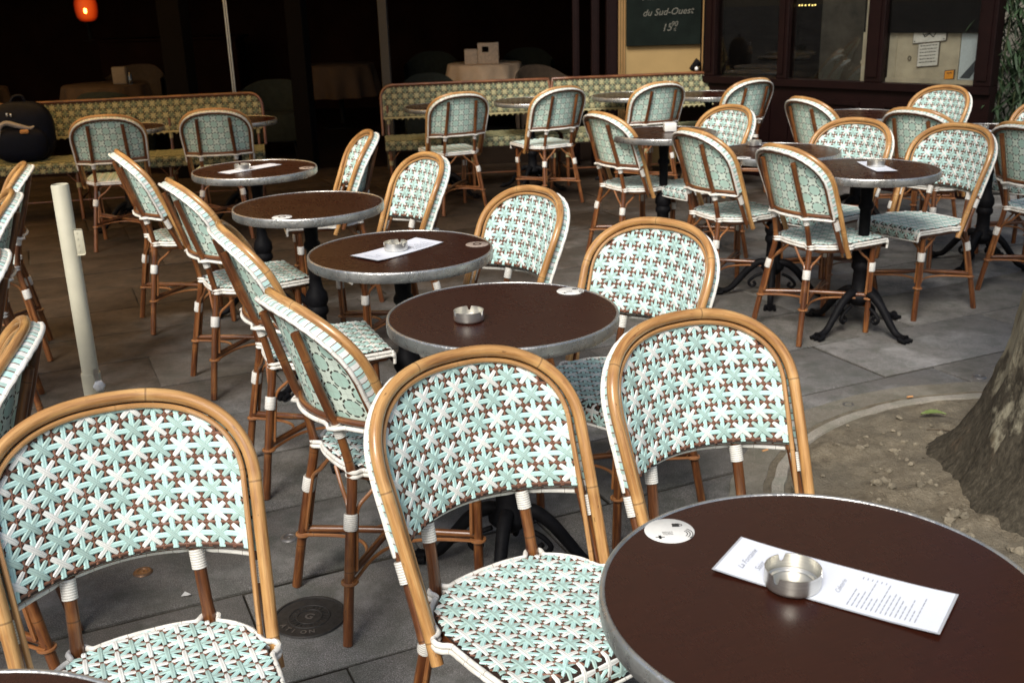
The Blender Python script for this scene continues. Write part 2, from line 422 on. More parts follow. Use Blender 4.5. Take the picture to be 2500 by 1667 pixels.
def build_chair():
    root = empty('bistro_chair')
    # hoop
    bm = new_bm(); P = arch(0, 0); N = len(P)
    tube(bm, P, .0120, 12); finish('outer_hoop', bm, 'honey', root)
    bm = new_bm(); tube(bm, arch(.0182, -.001), .0054, 8); finish('inner_hoop', bm, 'pale', root)
    # woven back
    bm = new_bm()
    ins = lambda a, b: b > .572 and b < HT - .0185 and abs(a) < hoop_w(b, .0175)
    def wmap(a, b):
        p, n = back_map(a, b); return p - n * .006, n
    weave(bm, lambda a, b: wmap(a, b + .71), lambda a, b: ins(a, b + .71), (XW, .2), .0378, 0, (0, 1, 2, 3))
    sheet(bm, wmap, lambda b: hoop_w(b, .018), .570, HT - .019, 16, 12, -.0008, 4)
    wb = finish('woven_back', bm, ['turq', 'white', 'sage', 'brown', 'hole'], root, recalc=False)
    bm = new_bm(); sheet(bm, back_map, lambda b: hoop_w(b, .014), .568, HT - .015, 16, 12, -.013, 0, s=.0378)
    finish('weave_reverse', bm, 'rings', root)
    # edge weave between hoop and trim
    bm = new_bm(); uvl = bm.loops.layers.uv.active
    A = arch(.002, .006, z0=.572); B = arch(-.001, .020, z0=.572); C_ = arch(.003, .032, z0=.572); L = 0; prev = None
    for i, tri in enumerate(zip(A, B, C_)):
        row = [bm.verts.new(p) for p in tri]
        if i:
            L2_ = L + (A[i] - A[i - 1]).length
            for k in range(2):
                f = bm.faces.new((prev[k], row[k], row[k + 1], prev[k + 1]))
                for lp, uvv in zip(f.loops, ((L, k), (L2_, k), (L2_, k + 1), (L, k + 1))): lp[uvl].uv = uvv
            L = L2_
        prev = row
    finish('edge_weave', bm, 'edge', root)
    # back frame (dark rattan) and white trim
    bm = new_bm(); tube(bm, arch(.013, .027, z0=.560), .0095, 10)
    rail = [back_map(x, .572)[0] - back_map(x, .572)[1] * .024 for x in [-.2 + .4 * k / 16 for k in range(17)]]
    tube(bm, rail, .0085, 10)
    for s in (-1, 1):   # outer posts that run down beside the hoop to the seat
        pts = []
        for k in range(9):
            z = .60 + (ZS - .02 - .60) * k / 8; t = k / 8
            p, n = back_map(s * (hoop_w(max(z, ZE)) - .004 - .008 * (1 - t)), z); n = V((n.x * .25, n.y, n.z)).normalized(); pts.append(p - n * (.028 - .004 * t))
        tube(bm, pts, .0105, 10)
    finish('back_frame', bm, 'amber', root)
    bm = new_bm(); T = arch(.003, .036, z0=.566); Tn = []
    for i, p in enumerate(T): Tn.append(p + V((0, 0, .0012 * sin(i * 2.1))))
    bot = []
    for k in range(1, 32):
        x = -XW + 2 * XW * k / 32; x *= .96; p, n = back_map(x, .562)
        bl = .012 * max(0, 1 - abs(abs(x) - .112) / .024)
        n = V((n.x * .25, n.y, n.z)).normalized(); bot.append(p - n * (.036 + bl * 1.6))
    tube(bm, Tn + bot, .0056, 8, closed=True); finish('back_trim', bm, 'cord', root)
    # seat
    bm = new_bm()
    inss = lambda a, b: b > -.168 and b < BTOT and abs(a) < (seat_hw(b) if b < .205 else .176) - .001
    weave(bm, seat_map, inss, (.2, BTOT), .0378, pi / 4, (0, 1, 2, 3), starlen=.44)
    sheet(bm, seat_map, lambda b: (seat_hw(b) if b < .205 else .176), -.1715, BTOT, 30, 8, -.0008, 4)
    finish('woven_seat', bm, ['turq', 'white', 'sage', 'brown', 'hole'], root, recalc=False)
    # seat trim: two cords looping round the posts
    posts = [(s * .116, -.168, .0135) for s in (-1, 1)] + [(s * .2045, -.020, .0135) for s in (-1, 1)]
    outl = []
    ctl = [(.176, .200), (.182, .13), (.187, .05), (.187, -.02), (.179, -.07), (.165, -.103), (.142, -.132), (.116, -.150), (.085, -.162), (.045, -.170), (0, -.172)]
    outl = [(p.x, p.y) for p in smooth_path([(x, y, 0) for x, y in ctl], 10)]
    outl = outl + [(-x, y) for x, y in reversed(outl[:-1])]
    def cordpts(z, base):
        res = []
        for x, y in outl:
            p = V((x, y)); c = V((x * .9, y + .02)); o = (p - V((0, .03))).normalized(); p = p + o * base
            for (qx, qy, qr) in posts:
                q = V((qx, qy)); d = p - q; oq = (q - V((0, .03))).normalized()
                if d.length < qr + base + .006:
                    p = q + (d + oq * .016).normalized() * (qr + base)
            res.append(V((p.x, p.y, z)))
        for _ in range(2):
            res = [res[0]] + [(res[i - 1] + res[i] * 2 + res[i + 1]) / 4 for i in range(1, len(res) - 1)] + [res[-1]]
        return res
    bm = new_bm()
    top = cordpts(ZS - .005, .0030); low = cordpts(ZS - .0165, .0030)
    def close(ptsl, zf):
        f, l = ptsl[0], ptsl[-1]
        pre = [V((.176, .212, .385)), V((.178, .213, .405)), V((.180, .212, zf - .008)), V((.181, .206, zf))]
        return pre + ptsl + [V((-v.x, v.y, v.z)) for v in reversed(pre)]
    tube(bm, close(top, ZS - .005), .0056, 8); tube(bm, close(low, ZS - .0165), .0056, 8)
    tube(bm, smooth_path([(-.176, .213, .386), (0, .214, .381), (.176, .213, .386)], 6), .0032, 6)
    finish('seat_trim', bm, 'cord', root)
    bm = new_bm()
    fr = [V((x * .93, y * .93, ZS - .026)) for x, y in outl] + [V((-.12, .190, ZS - .026)), V((0, .192, ZS - .026)), V((.12, .190, ZS - .026))]
    tube(bm, fr, .012, 8, closed=True)
    finish('seat_frame', bm, 'amber', root)
    # legs
    legs = []
    for s in (1, -1):
        legs.append(('f', s, [(s * .158, .150, .412), (s * .156, .152, .3), (s * .152, .153, .15), (s * .148, .154, 0)]))
        legs.append(('r', s, [(s * .104, -.262, .79), (s * .107, -.236, .68), (s * .111, -.205, .58), (s * .115, -.178, .46), (s * .119, -.174, .40), (s * .136, -.196, .28), (s * .154, -.220, .14), (s * .170, -.242, 0)]))
    def leg_at(path, z):
        for a, b in zip(path, path[1:]):
            if (a[2] - z) * (b[2] - z) <= 0 and a[2] != b[2]:
                t = (a[2] - z) / (a[2] - b[2]); return V([a[i] + (b[i] - a[i]) * t for i in range(3)])
        return V(path[-1])
    center = V((0, -.04, .175))
    for kind, s, path in legs:
        bm = new_bm(); sp = smooth_path(path, 5)
        if kind == 'r':
            sp = [p if p.z < .56 else V((p.x, back_y(p.x, p.z) - .036, p.z)) for p in sp]
        tube(bm, sp, [(.0115 if p.z > .44 else .0126 + .001 * (.42 - p.z)) for p in sp], 12)
        leg = finish('leg', bm, 'amber', root)
        bm = new_bm()
        a, b = leg_at(path, .325), leg_at(path, .285)
        dirn = (b - a).normalized()
        side = 1 if kind == 'f' else -1
        tube(bm, [a, a + (b - a) * .1, b - (b - a) * .1, b], [.0165, .0178, .0178, .0165], 14); finish('binding', bm, 'wrap', leg)
        if kind == 'r':
            bm = new_bm(); a = V((path[2][0], back_y(path[2][0], .555) - .033, .555)); b = leg_at(path, .520)
            a = leg_at([(p.x, p.y, p.z) for p in sp], .557); b = leg_at([(p.x, p.y, p.z) for p in sp], .521)
            tube(bm, [a, b], .0142, 14)
            h1 = back_map(s * (hoop_w(.55) - .005), .556); h2 = back_map(s * (hoop_w(.52) - .004), .520)
            finish('binding', bm, 'wrap', leg)
        # brace canes: from the seat frame to the binding, then down along the leg
        bm = new_bm()
        for (tx, ty) in ((0, 1), (1, 0)):
            top_ = leg_at(path, .41)
            if tx: st = V((top_.x - s * .095, top_.y * 1.0, .408))
            else: st = V((top_.x, top_.y - side * .095, .408))
            m = leg_at(path, .335); d = (st - top_); d.z = 0; d.normalize()
            mid = m + d * .02; e = leg_at(path, .18) + d * .019
            tube(bm, smooth_path([st, st + (mid - st) * .5 + V((0, 0, -.004)), mid, leg_at(path, .29) + d * .0165, e], 5), .0052, 7)
        finish('brace', bm, 'cane', leg)
    # crossed stretchers
    ends = [leg_at(p, .172) for _, _, p in legs]    # fr+, rr+, fl-, rl-
    for n_, (a, b, dz) in enumerate(((ends[0], ends[3], .004), (ends[1], ends[2], -.006))):
        bm = new_bm(); tube(bm, smooth_path([a, center + V((0, 0, dz)), b], 5), .0098, 10); finish('stretcher', bm, 'amber', root)
    bm = new_bm()
    order = [0, 1, 3, 2]
    for i in range(4):
        a, b = ends[order[i]], ends[order[(i + 1) % 4]]
        ia = a + (center - a) * .55; ib = b + (center - b) * .55; mid = (ia + ib) / 2; mid = mid + (center - mid) * .15
        oz = V((0, 0, -.013)); sh = ((a + b) / 2 - center).normalized() * .016
        tube(bm, smooth_path([a + oz + sh, ia + oz + sh, mid + oz, ib + oz + sh, b + oz + sh], 6), .0048, 7)
    for e in ends:   # cane ring round every leg
        d = (e - center); d.z = 0
        tube(bm, [V((e.x + .0182 * cos(2 * pi * k / 14), e.y + .0182 * sin(2 * pi * k / 14), e.z - .015)) for k in range(14)], .0046, 7, closed=True)
    finish('stretcher_cane', bm, 'cane', root)
    # outer bindings on hoop and frame below the woven back
    for s in (1, -1):
        bm = new_bm()
        a, n1 = back_map(s * (hoop_w(.555) - .006), .556); b, n2 = back_map(s * (hoop_w(.52) - .005), .518)
        n1 = V((n1.x * .25, n1.y, n1.z)).normalized(); n2 = V((n2.x * .25, n2.y, n2.z)).normalized(); tube(bm, [a - n1 * .026, b - n2 * .025], .0135, 12); finish('frame_binding', bm, 'wrap', root)
    return root

def kids(o): return [c for c in bpy.data.objects if c.parent == o]
def copy_tree(o, parent=None, cache=None):
    c = o.copy(); COL.objects.link(c)
    if parent is not None: c.parent = parent
    for ch in CH_[o.name]: copy_tree(ch, c)
    return c
CH_ = {}
def index_children():
    CH_.clear()
    for o in bpy.data.objects: CH_.setdefault(o.name, [])
    for o in bpy.data.objects:
        if o.parent: CH_[o.parent.name].append(o)

CHAIRS = [
 # x, y, facing angle(deg), label, group key
 (0.031, 1.712, 214.6, 'honey hooped chair in the middle foreground facing the camera, seat beside the nearest table'),
 (-0.614, 1.512, 205.3, 'large honey hooped chair at the bottom left corner, facing the camera'),
 (0.473, 1.905, 206.0, 'honey hooped chair directly behind the nearest table top, beside the tree pit'),
 (-0.316, 2.525, 302.1, 'chair seen from behind, its back standing between the two largest foreground chairs'),
 (-0.646, 3.321, 291.8, 'third chair back down the left row, next to the table with the slanted card'),
 (-1.083, 4.244, 299.2, 'second chair back down the left row, beside the bare table with a sticker'),
 (-1.600, 5.142, 296.6, 'farthest chair back in the left row facing the tables, overlapping a chair at the bench'),
 (-0.955, 5.437, 105.0, 'farthest chair on the right side of the left table row, standing before the dark doorway'),
 (-0.555, 4.500, 118.0, 'chair with narrow upright woven front, standing right of the bare table with a sticker'),
 (-0.105, 3.555, 124.0, 'chair facing left, just behind the right rim of the slanted card table'),
 (0.287, 2.907, 135.0, 'chair right of the table holding a lone ashtray, front facing the camera'),
 (1.426, 4.670, 293.5, 'nearest chair back of the right hand group, at the table with the folded card'),
 (1.964, 4.943, 119.0, 'chair facing left with woven front, right of the table with card and ashtray'),
 (1.147, 5.301, 294.2, 'middle of three chair backs in the right group, the one with the brightest orange post'),
 (0.766, 6.185, 297.7, 'leftmost of three chair backs in the right hand group'),
 (1.105, 6.079, 118.0, 'small chair with woven front showing between two chair backs, behind the dark small table'),
 (1.602, 5.244, 128.0, 'chair with woven front facing the camera behind the right hand tables'),
 (-2.580, 6.983, 14.0, 'chair facing the left bench, standing beside the dark blue bag'),
 (-1.929, 7.200, 8.0, 'chair facing the right end of the left bench, behind the small round table with card'),
 (-0.405, 7.820, 22.9, 'leftmost chair facing the long bench'),
 (0.297, 8.026, 30.5, 'second chair from the left facing the long bench'),
 (1.063, 8.179, 24.0, 'third chair facing the long bench, below the blackboard'),
 (1.732, 8.214, 30.0, 'chair at the right end of the long bench, before the dark brown wall'),
 (2.062, 6.642, 291.9, 'chair seen from behind standing alone before the dark panelled wall'),
 (2.426, 5.949, 306.0, 'chair seen from behind at the table by the lit window'),
 (2.660, 6.860, 118.0, 'chair with woven front directly below the lit window'),
 (2.939, 5.940, 122.0, 'chair with woven front cut by the right edge of the picture, before the bamboo'),
 (2.705, 5.180, 296.0, 'chair seen from behind cut by the right edge of the picture, above the tree trunk'),
 (-2.387, 4.600, 112.0, 'upper chair at the left edge of the picture, only its back and side in view'),
 (-2.116, 3.859, 114.0, 'second chair down at the left edge of the picture'),
 (-1.719, 2.859, 116.0, 'barely visible chair at the left edge, above the lowest edge chair'),
 (-1.318, 2.118, 108.0, 'lowest chair at the left edge, behind the bottom left chair'),
]
proto = build_chair()
proto['category'] = 'chair'; proto['group'] = 'rattan bistro chairs'
index_children()
for i, (x, y, a, lab) in enumerate(CHAIRS):
    o = proto if i == 0 else copy_tree(proto)
    o.location = (x, y, 0.0); o.rotation_euler = (0, 0, radians(a)); o['label'] = lab
    if i < 3: o.scale = (1, 1, 1.02)

# ------------------------------------------------------------------ tables
def topmat():
    t = NT('brown_laminate'); o = t.obj()
    n = t.noise(o, 3.0, 4, 0.6); n2 = t.noise(t.mapping(o, (8, 60, 8)), 3.0, 4, 0.6)
    c = t.ramp(n2, [(0.3, (0.024, 0.0066, 0.0036)), (0.7, (0.034, 0.0090, 0.0047))])
    c = t.mix(t.math('MULTIPLY', n, 0.3), c, (0.026, 0.006, 0.0035))
    sp = t.noise(o, 160, 2, 0.5)
    t.set(c, t.math('ADD', t.ramp(t.noise(o, 7, 6, .7), [(0.3, (.22,) * 3), (0.75, (.28,) * 3)]), t.math('MULTIPLY', t.noise(t.mapping(o, (30, 3, 3), (0, 0, .6)), 3, 4, .7), .06)), 0, 0.32)
    t.bump(sp, 0.04, 0.001); return t.m
MAT['top'] = topmat()
def rimmat():
    t = NT('hammered_metal_band'); o = t.obj()
    n = t.noise(t.mapping(o, (1, 1, .7)), 38, 4, 0.65); n2 = t.noise(o, 9, 3, 0.6)
    c = t.ramp(n2, [(0.3, (0.30, 0.31, 0.31)), (0.7, (0.62, 0.62, 0.59))])
    t.set(c, t.ramp(n, [(0.3, (.20,) * 3), (0.7, (.42,) * 3)]), 0.82)
    t.bump(n, 0.6, 0.006); return t.m
MAT['rim'] = rimmat()
MAT['iron'] = plain('black_cast_iron', (0.005, 0.005, 0.006), 0.6, 0, 0.1, 0.4, 30, 0.4)
ZT = .745
def build_table():
    root = empty('bistro_table')
    bm = new_bm(); lathe(bm, [(0, ZT - .001), (.2935, ZT - .001), (.2935, ZT - .02), (0, ZT - .02)], 96); finish('table_top', bm, 'top', root)
    bm = new_bm(); lathe(bm, [(.2885, ZT - .030), (.2925, ZT - .0006), (.2940, ZT + .0010), (.2970, ZT + .0012), (.2995, ZT - .0004), (.3005, ZT - .004), (.3010, ZT - .018), (.3000, ZT - .030), (.297, ZT - .0335), (.2885, ZT - .030)], 128)
    finish('metal_rim', bm, 'rim', root)
    bm = new_bm(); zt = ZT - .021
    lathe(bm, [(.0, zt), (.10, zt), (.10, zt - .012), (.045, zt - .02), (.030, zt - .06), (.026, .60), (.034, .585), (.034, .572), (.025, .56), (.024, .44), (.029, .40), (.044, .375), (.047, .345), (.038, .325), (.044, .31), (.044, .295), (.033, .28), (.037, .19), (.058, .165), (.058, .15), (.03, .12), (.0, .115)], 28)
    ped = finish('pedestal', bm, 'iron', root)
    for k in range(4):
        a = pi / 4 + k * pi / 2
        bm = new_bm(); prof = [(.02, .175), (.065, .178), (.115, .145), (.165, .085), (.205, .038), (.24, .022), (.268, .018)]
        sp = smooth_path([(r * cos(a), r * sin(a), z) for r, z in prof], 5)
        rr = [.022 - .010 * (i / len(sp)) + (.010 * max(0, (i / len(sp) - .82) / .18)) for i in range(len(sp))]
        tube(bm, sp, rr, 10)
        # scroll under the leg and toes
        sc_ = smooth_path([(r * cos(a), r * sin(a), z) for r, z in ((.05, .12), (.09, .10), (.115, .07), (.10, .05), (.082, .062), (.092, .076))], 4)
        tube(bm, sc_, .008, 8)
        for da in (-.07, 0, .07):
            tube(bm, [V((.245 * cos(a + da), .245 * sin(a + da), .016)), V((.285 * cos(a + da * 1.2), .285 * sin(a + da * 1.2), .010))], [.012, .008], 8)
        finish('foot', bm, 'iron', root)
    return root
TABLES = [
 (.409, 1.244, 1.0, 20, 'largest brown round table at the lower right, with card and ashtray'),
 (-.640, .828, 1.0, 10, 'brown round table cut off by the bottom left corner of the picture'),
 (-.022, 2.607, 1.0, 35, 'brown round table with one lone ashtray and a white sticker, centre of the picture'),
 (-.353, 3.342, 1.0, 60, 'brown round table with an ashtray on a slanted white card and a worn sticker'),
 (-.799, 4.184, 1.0, 15, 'bare brown round table with a single sticker at its front rim'),
 (-1.232, 5.164, 1.0, 50, 'farthest brown round table of the left row, with glass ashtray on a long card'),
 (1.600, 4.640, 1.0, -12, 'brown round table with ashtray on a folded card, in the right hand group'),
 (1.345, 5.225, 1.0, 30, 'brown round table with white sticker, partly hidden behind two chair backs on the right'),
 (.902, 6.053, 1.0, 30, 'dark round table with a glass cube, in the middle of the right hand chairs'),
 (2.640, 5.740, 1.0, 0, 'round table with ashtray and white card near the right edge'),
 (2.300, 6.900, .96, 0, 'dark round table before the panelled wall, only its far rim in view'),
 (-1.960, 7.760, .945, 0, 'round table before the right end of the left bench'),
 (-2.700, 7.500, .945, 0, 'round table with a glass beside the dark blue bag'),
 (-.480, 8.330, .945, 20, 'leftmost round table before the long bench'),
 (.210, 8.560, .945, 20, 'second round table from the left before the long bench'),
 (1.010, 8.760, .945, 20, 'third round table before the long bench, below the blackboard'),
 (1.640, 8.640, .945, 20, 'rightmost round table before the long bench, with a small glass'),
]
tp = build_table(); tp['category'] = 'table'; tp['group'] = 'round cafe tables'
index_children()
for i, (x, y, s, rz, lab) in enumerate(TABLES):
    o = tp if i == 0 else copy_tree(tp)
    o.location = (x, y, 0); o.scale = (1, 1, s); o.rotation_euler = (0, 0, radians(rz)); o['label'] = lab

# ------------------------------------------------------------------ text helper
def text_mesh(txt, size, shear=0.0, extrude=0.0, bold=0.0):
    cu = bpy.data.curves.new('txt', 'FONT'); cu.body = txt; cu.size = size; cu.shear = shear; cu.extrude = extrude; cu.offset = bold; cu.resolution_u = 3
    ob = bpy.data.objects.new('txt', cu); COL.objects.link(ob)
    bpy.context.view_layer.update()
    dg = bpy.context.evaluated_depsgraph_get()
    me = bpy.data.meshes.new_from_object(ob.evaluated_get(dg))
    bpy.data.objects.remove(ob); bpy.data.curves.remove(cu)
    return me
def add_text(bm, txt, size, mat, mi=0, shear=0.0, bold=0.0):
    me = text_mesh(txt, size, shear, 0.0, bold); n0 = len(bm.verts); f0 = len(bm.faces)
    bm.from_mesh(me); bm.verts.ensure_lookup_table(); bm.faces.ensure_lookup_table()
    for v in bm.verts[n0:]: v.co = mat @ v.co
    for f in bm.faces[f0:]: f.material_index = mi
    bpy.data.meshes.remove(me)

# ------------------------------------------------------------------ ashtrays, cards, stickers
MAT['steel'] = (lambda t: (t.set(t.ramp(t.noise(t.mapping(t.obj(), (1, 1, 30)), 20, 3), [(0.3, (0.56, 0.55, 0.50)), (0.7, (0.74, 0.73, 0.68))]), 0.34, .92), t.m)[1])(NT('brushed_steel'))
MAT['paper'] = plain('white_menu_paper', (0.74, 0.78, 0.86), 0.35, 0, 0.5, 0.03, 8)
MAT['lam'] = plain('clear_laminate_edge', (0.42, 0.44, 0.47), 0.12, 0, 0.6, 0.05)
MAT['ink'] = plain('grey_ink', (.30, .32, .36), 0.6)
MAT['stick'] = plain('sticker_white', (0.70, 0.70, 0.66), 0.4, 0, .5, .06, 60)
MAT['stick_old'] = plain('sticker_worn', (0.30, 0.24, 0.20), 0.5, 0, .5, .25, 90)
MAT['black'] = plain('black_print', (0.02, 0.02, 0.02), 0.5)
def glassm(name, col=(1, 1, 1), tr=0.7, rough=0.05):
    t = NT(name); g = t.node('ShaderNodeBsdfGlossy'); g.inputs['Roughness'].default_value = rough; g.inputs['Color'].default_value = (1, 1, 1, 1)
    tp_ = t.node('ShaderNodeBsdfTransparent'); tp_.inputs['Color'].default_value = (*col, 1)
    fr = t.node('ShaderNodeFresnel'); fr.inputs['IOR'].default_value = 1.5
    mx = t.node('ShaderNodeMixShader'); f = t.math('MINIMUM', t.math('MULTIPLY', fr.outputs[0], tr), 1.0)
    t.put(mx.inputs[0], f); t.l.new(tp_.outputs[0], mx.inputs[1]); t.l.new(g.outputs[0], mx.inputs[2]); t.l.new(mx.outputs[0], t.out.inputs['Surface'])
    return t.m
MAT['glass'] = glassm('clear_glass', (0.9, 0.92, 0.9), 1.6)
MAT['pane'] = glassm('window_glass', (0.95, 0.96, 0.95), 0.7, 0.02)
def ashtray(name, loc, rz, label, mat='steel', r=.0385, h=.027):
    root = empty(name, loc, rz); bm = new_bm(); n = 90
    prof_o = [(r - .004, 0), (r - .001, .002), (r, .006), (r, h * .6), (r, h)]
    prof_i = [(r - .0014, h), (r - .0014, h * .6), (r - .0014, .006), (r - .004, .0035), (r - .006, .003), (0, .003)]
    def notch(k): a = (k / n) % (1 / 3) * 3; return a < .055 or a > .945
    rings = []
    for (rr, z) in prof_o + prof_i:
        if rr == 0: rings.append([bm.verts.new((0, 0, z))]); continue
        ring = []
        for k in range(n):
            zz = z
            if z > h * .95 and notch(k): zz = h * (.60 if abs(((k / n) % (1 / 3) * 3 + .5) % 1 - .5) < .03 else .66)
            ring.append(bm.verts.new((rr * cos(2 * pi * k / n), rr * sin(2 * pi * k / n), zz)))
        rings.append(ring)
    for A, B in zip(rings, rings[1:]):
        for k in range(n):
            k2 = (k + 1) % n
            bm.faces.new((A[k], A[k2], B[k2], B[k]) if len(B) > 1 else (A[k], A[k2], B[0]))
    bm.faces.new(list(reversed(rings[0])))
    bowl = finish('bowl', bm, mat, root)
    bm = new_bm(); lathe(bm, [(r - .0045, .0035), (r - .005, .0060), (r - .0065, .0062), (r - .008, .0035)], 60); finish('inner_ridge', bm, mat, root)
    tag(root, label, 'ashtray'); return root
ashtray('ashtray', (.375, 1.264, ZT + .0016), radians(100), 'steel ashtray on the white menu card of the nearest table')
ashtray('ashtray', (-.107, 2.546, ZT), radians(-30), 'steel ashtray standing alone on the bare centre table')
ashtray('ashtray', (-.367, 3.337, ZT + .0016), radians(75), 'steel ashtray on the slanted card of the table behind the centre one')
ashtray('glass_ashtray', (-1.285, 5.134, ZT + .0016), 0, 'pale glass ashtray on the long card of the farthest left table', 'steel')
ashtray('ashtray', (1.643, 4.680, ZT + .0016), radians(20), 'steel ashtray on the folded card of the right hand table')
ashtray('ashtray', (2.570, 5.741, ZT + .0016), radians(50), 'steel ashtray on the table near the right edge')
ashtray('glass_ashtray', (1.270, 5.430, ZT), 0, 'ashtray on the table behind two chair backs on the right', 'steel')

def card(c, ang, w, l, label, text=True, lift=.0):
    root = empty('menu_card', (c[0], c[1], ZT + .0004), ang)
    bm = new_bm(); n = 10
    def strip_(x0, x1, y0, y1, z, mi):
        rows = []
        for i in range(n + 1):
            y = y0 + (y1 - y0) * i / n; t = i / n
            zz = z + lift * (2 * abs(t - .5)) ** 3
            rows.append([bm.verts.new((x0, y, zz)), bm.verts.new((x1, y, zz))])
        for a, b in zip(rows, rows[1:]):
            f = bm.faces.new((a[0], a[1], b[1], b[0])); f.material_index = mi
    strip_(-w / 2, w / 2, -l / 2, l / 2, 0.0006, 0)
    sheet_ = finish('laminate', bm, 'lam', root)
    bm = new_bm(); strip_(-w / 2 + .0025, w / 2 - .0025, -l / 2 + .0035, l / 2 - .0035, .0011, 0); finish('paper', bm, 'paper', root)
    if text:
        for (tx, ty, sz, s) in ((-.030, l / 2 - .036, .0125, 'La Fontaine'), (-.022, l / 2 - .058, .0125, 'Saint'), (-.020, -.016, .010, 'Cafeterie')):
            bm = new_bm(); add_text(bm, s, sz, Matrix.Translation((tx, ty, .0014 + lift * (2 * abs(ty + .008) / l) ** 3 + .0003)), shear=.5); finish('heading', bm, 'ink', root, smooth=False)
        bm = new_bm()
        rnd = random.Random(3)
        for k in range(15):
            y = -.034 - k * .0062
            if y < -l / 2 + .02: break
            x = -w / 2 + .012
            for q in range(rnd.randint(3, 6)):
                ww = rnd.uniform(.006, .013); zz = .0013 + lift * (2 * abs(y) / l) ** 3 + .0003; box(bm, x, x + ww, y, y + .0013, zz, zz + .0002); x += ww + .002
            box(bm, w / 2 - .022, w / 2 - .016, y, y + .0013, .0013, .0015)
        finish('printed_text', bm, 'ink', root, smooth=False)
    tag(root, label, 'menu card'); return root
def card_from(p0, p1, p2, p3, *a, **k):
    # p0,p1 = one short end, p2,p3 = the other
    P = [V(p) for p in (p0, p1, p2, p3)]; m0 = (P[0] + P[1]) / 2; m1 = (P[2] + P[3]) / 2; d = m0 - m1
    return card(((m0 + m1) / 2), math.atan2(d.y, d.x) - pi / 2, (P[0] - P[1]).length, d.length, *a, **k)
card_from((.270, 1.308), (.335, 1.395), (.588, 1.227), (.525, 1.130), 'long white menu card on the nearest table under an ashtray', lift=.0035)
card_from((-.503, 3.269), (-.413, 3.178), (-.307, 3.505), (-.225, 3.412), 'long white menu card slanting across the table behind the centre one', lift=.004)
card_from((-1.39, 5.073), (-1.324, 5.008), (-1.193, 5.34), (-1.113, 5.245), 'narrow white menu card on the farthest left table', text=False)
card_from((1.600, 4.825), (1.690, 4.800), (1.595, 4.525), (1.694, 4.535), 'folded white menu card under the ashtray of the right hand table', text=False, lift=.002)
card_from((2.52, 5.87), (2.62, 5.87), (2.52, 5.65), (2.62, 5.63), 'white card under the ashtray near the right edge', text=False)
card_from((1.31, 5.44), (1.37, 5.44), (1.31, 5.38), (1.37, 5.38), 'small white card on the table behind two chair backs', text=False)
def sticker(x, y, label, old=False, zs=ZT, det=True, rz=0):
    root = empty('round_sticker', (x, y, zs - .0004), rz); bm = new_bm()
    lathe(bm, [(0, .0012), (.0365, .0012), (.038, 0)], 48); finish('disc', bm, 'stick_old' if old else 'stick', root)
    bm = new_bm()
    if det:
        for r in (.012, .017, .022):    # contactless arcs
            pts = [V((.016 + r * cos(a) * .8, -.012 + r * sin(a) * .8, .0014)) for a in [-.9 + 1.8 * k / 8 for k in range(9)]]
            tube(bm, pts, .0007, 5)
        box(bm, .006, .017, .010, .020, .0013, .0016)    # cup pictogram
        tube(bm, [V((.017, .018, .0014)), V((.021, .017, .0014)), V((.021, .013, .0014)), V((.017, .012, .0014))], .0007, 5)
        for k in range(3): box(bm, -.012, .004, -.006 - k * .004, -.0050 - k * .004, .0013, .0015)
        box(bm, -.024, -.010, -.022, -.020, .0013, .0016); box(bm, -.019, -.015, -.026, -.016, .0013, .0016)
    else:
        lathe(bm, [(.008, .0014), (.015, .0014)], 24)
    finish('print', bm, 'black' if not old else 'top', root, smooth=False)
    tag(root, label, 'sticker')
sticker(.231, 1.429, 'white round sticker with black print on the nearest table')
sticker(.165, 2.791, 'white round sticker at the far rim of the centre table', det=True)
sticker(-.105, 3.390, 'worn brownish round sticker on the table with the slanted card', old=True, det=False)
sticker(-.857, 3.941, 'pale round sticker at the front rim of the bare table', det=False)
sticker(-.974, 5.144, 'faint worn round sticker on the farthest left table', old=True, det=False)
sticker(1.130, 5.040, 'pale round sticker on the right hand table behind two chair backs', det=False)
sticker(2.420, 5.900, 'pale sticker on the table near the right edge', old=True, det=False)
def tumbler(x, y, z, label, h=.085, r=.032):
    root = empty('tumbler', (x, y, z)); bm = new_bm()
    lathe(bm, [(0, .002), (r * .85, .002), (r, h), (r - .002, h), (r * .85 - .002, .008), (0, .008)], 24); finish('glass', bm, 'glass', root)
    tag(root, label, 'glass')
tumbler(-2.58, 7.42, .705, 'glass tumbler on the table beside the dark blue bag')
tumbler(-2.66, 7.36, .705, 'second glass tumbler nearer the dark blue bag')
tumbler(1.86, 8.62, .705, 'small glass on the rightmost bench table', .05)
bm = new_bm(); box(bm, -.035, .035, -.035, .035, 0, .05, bev=.006); o = finish('glass_cube', bm, 'stick'); o.location = (.941, 6.10, ZT)
tag(o, 'pale square candle glass on the dark round table in the right group', 'candle holder')

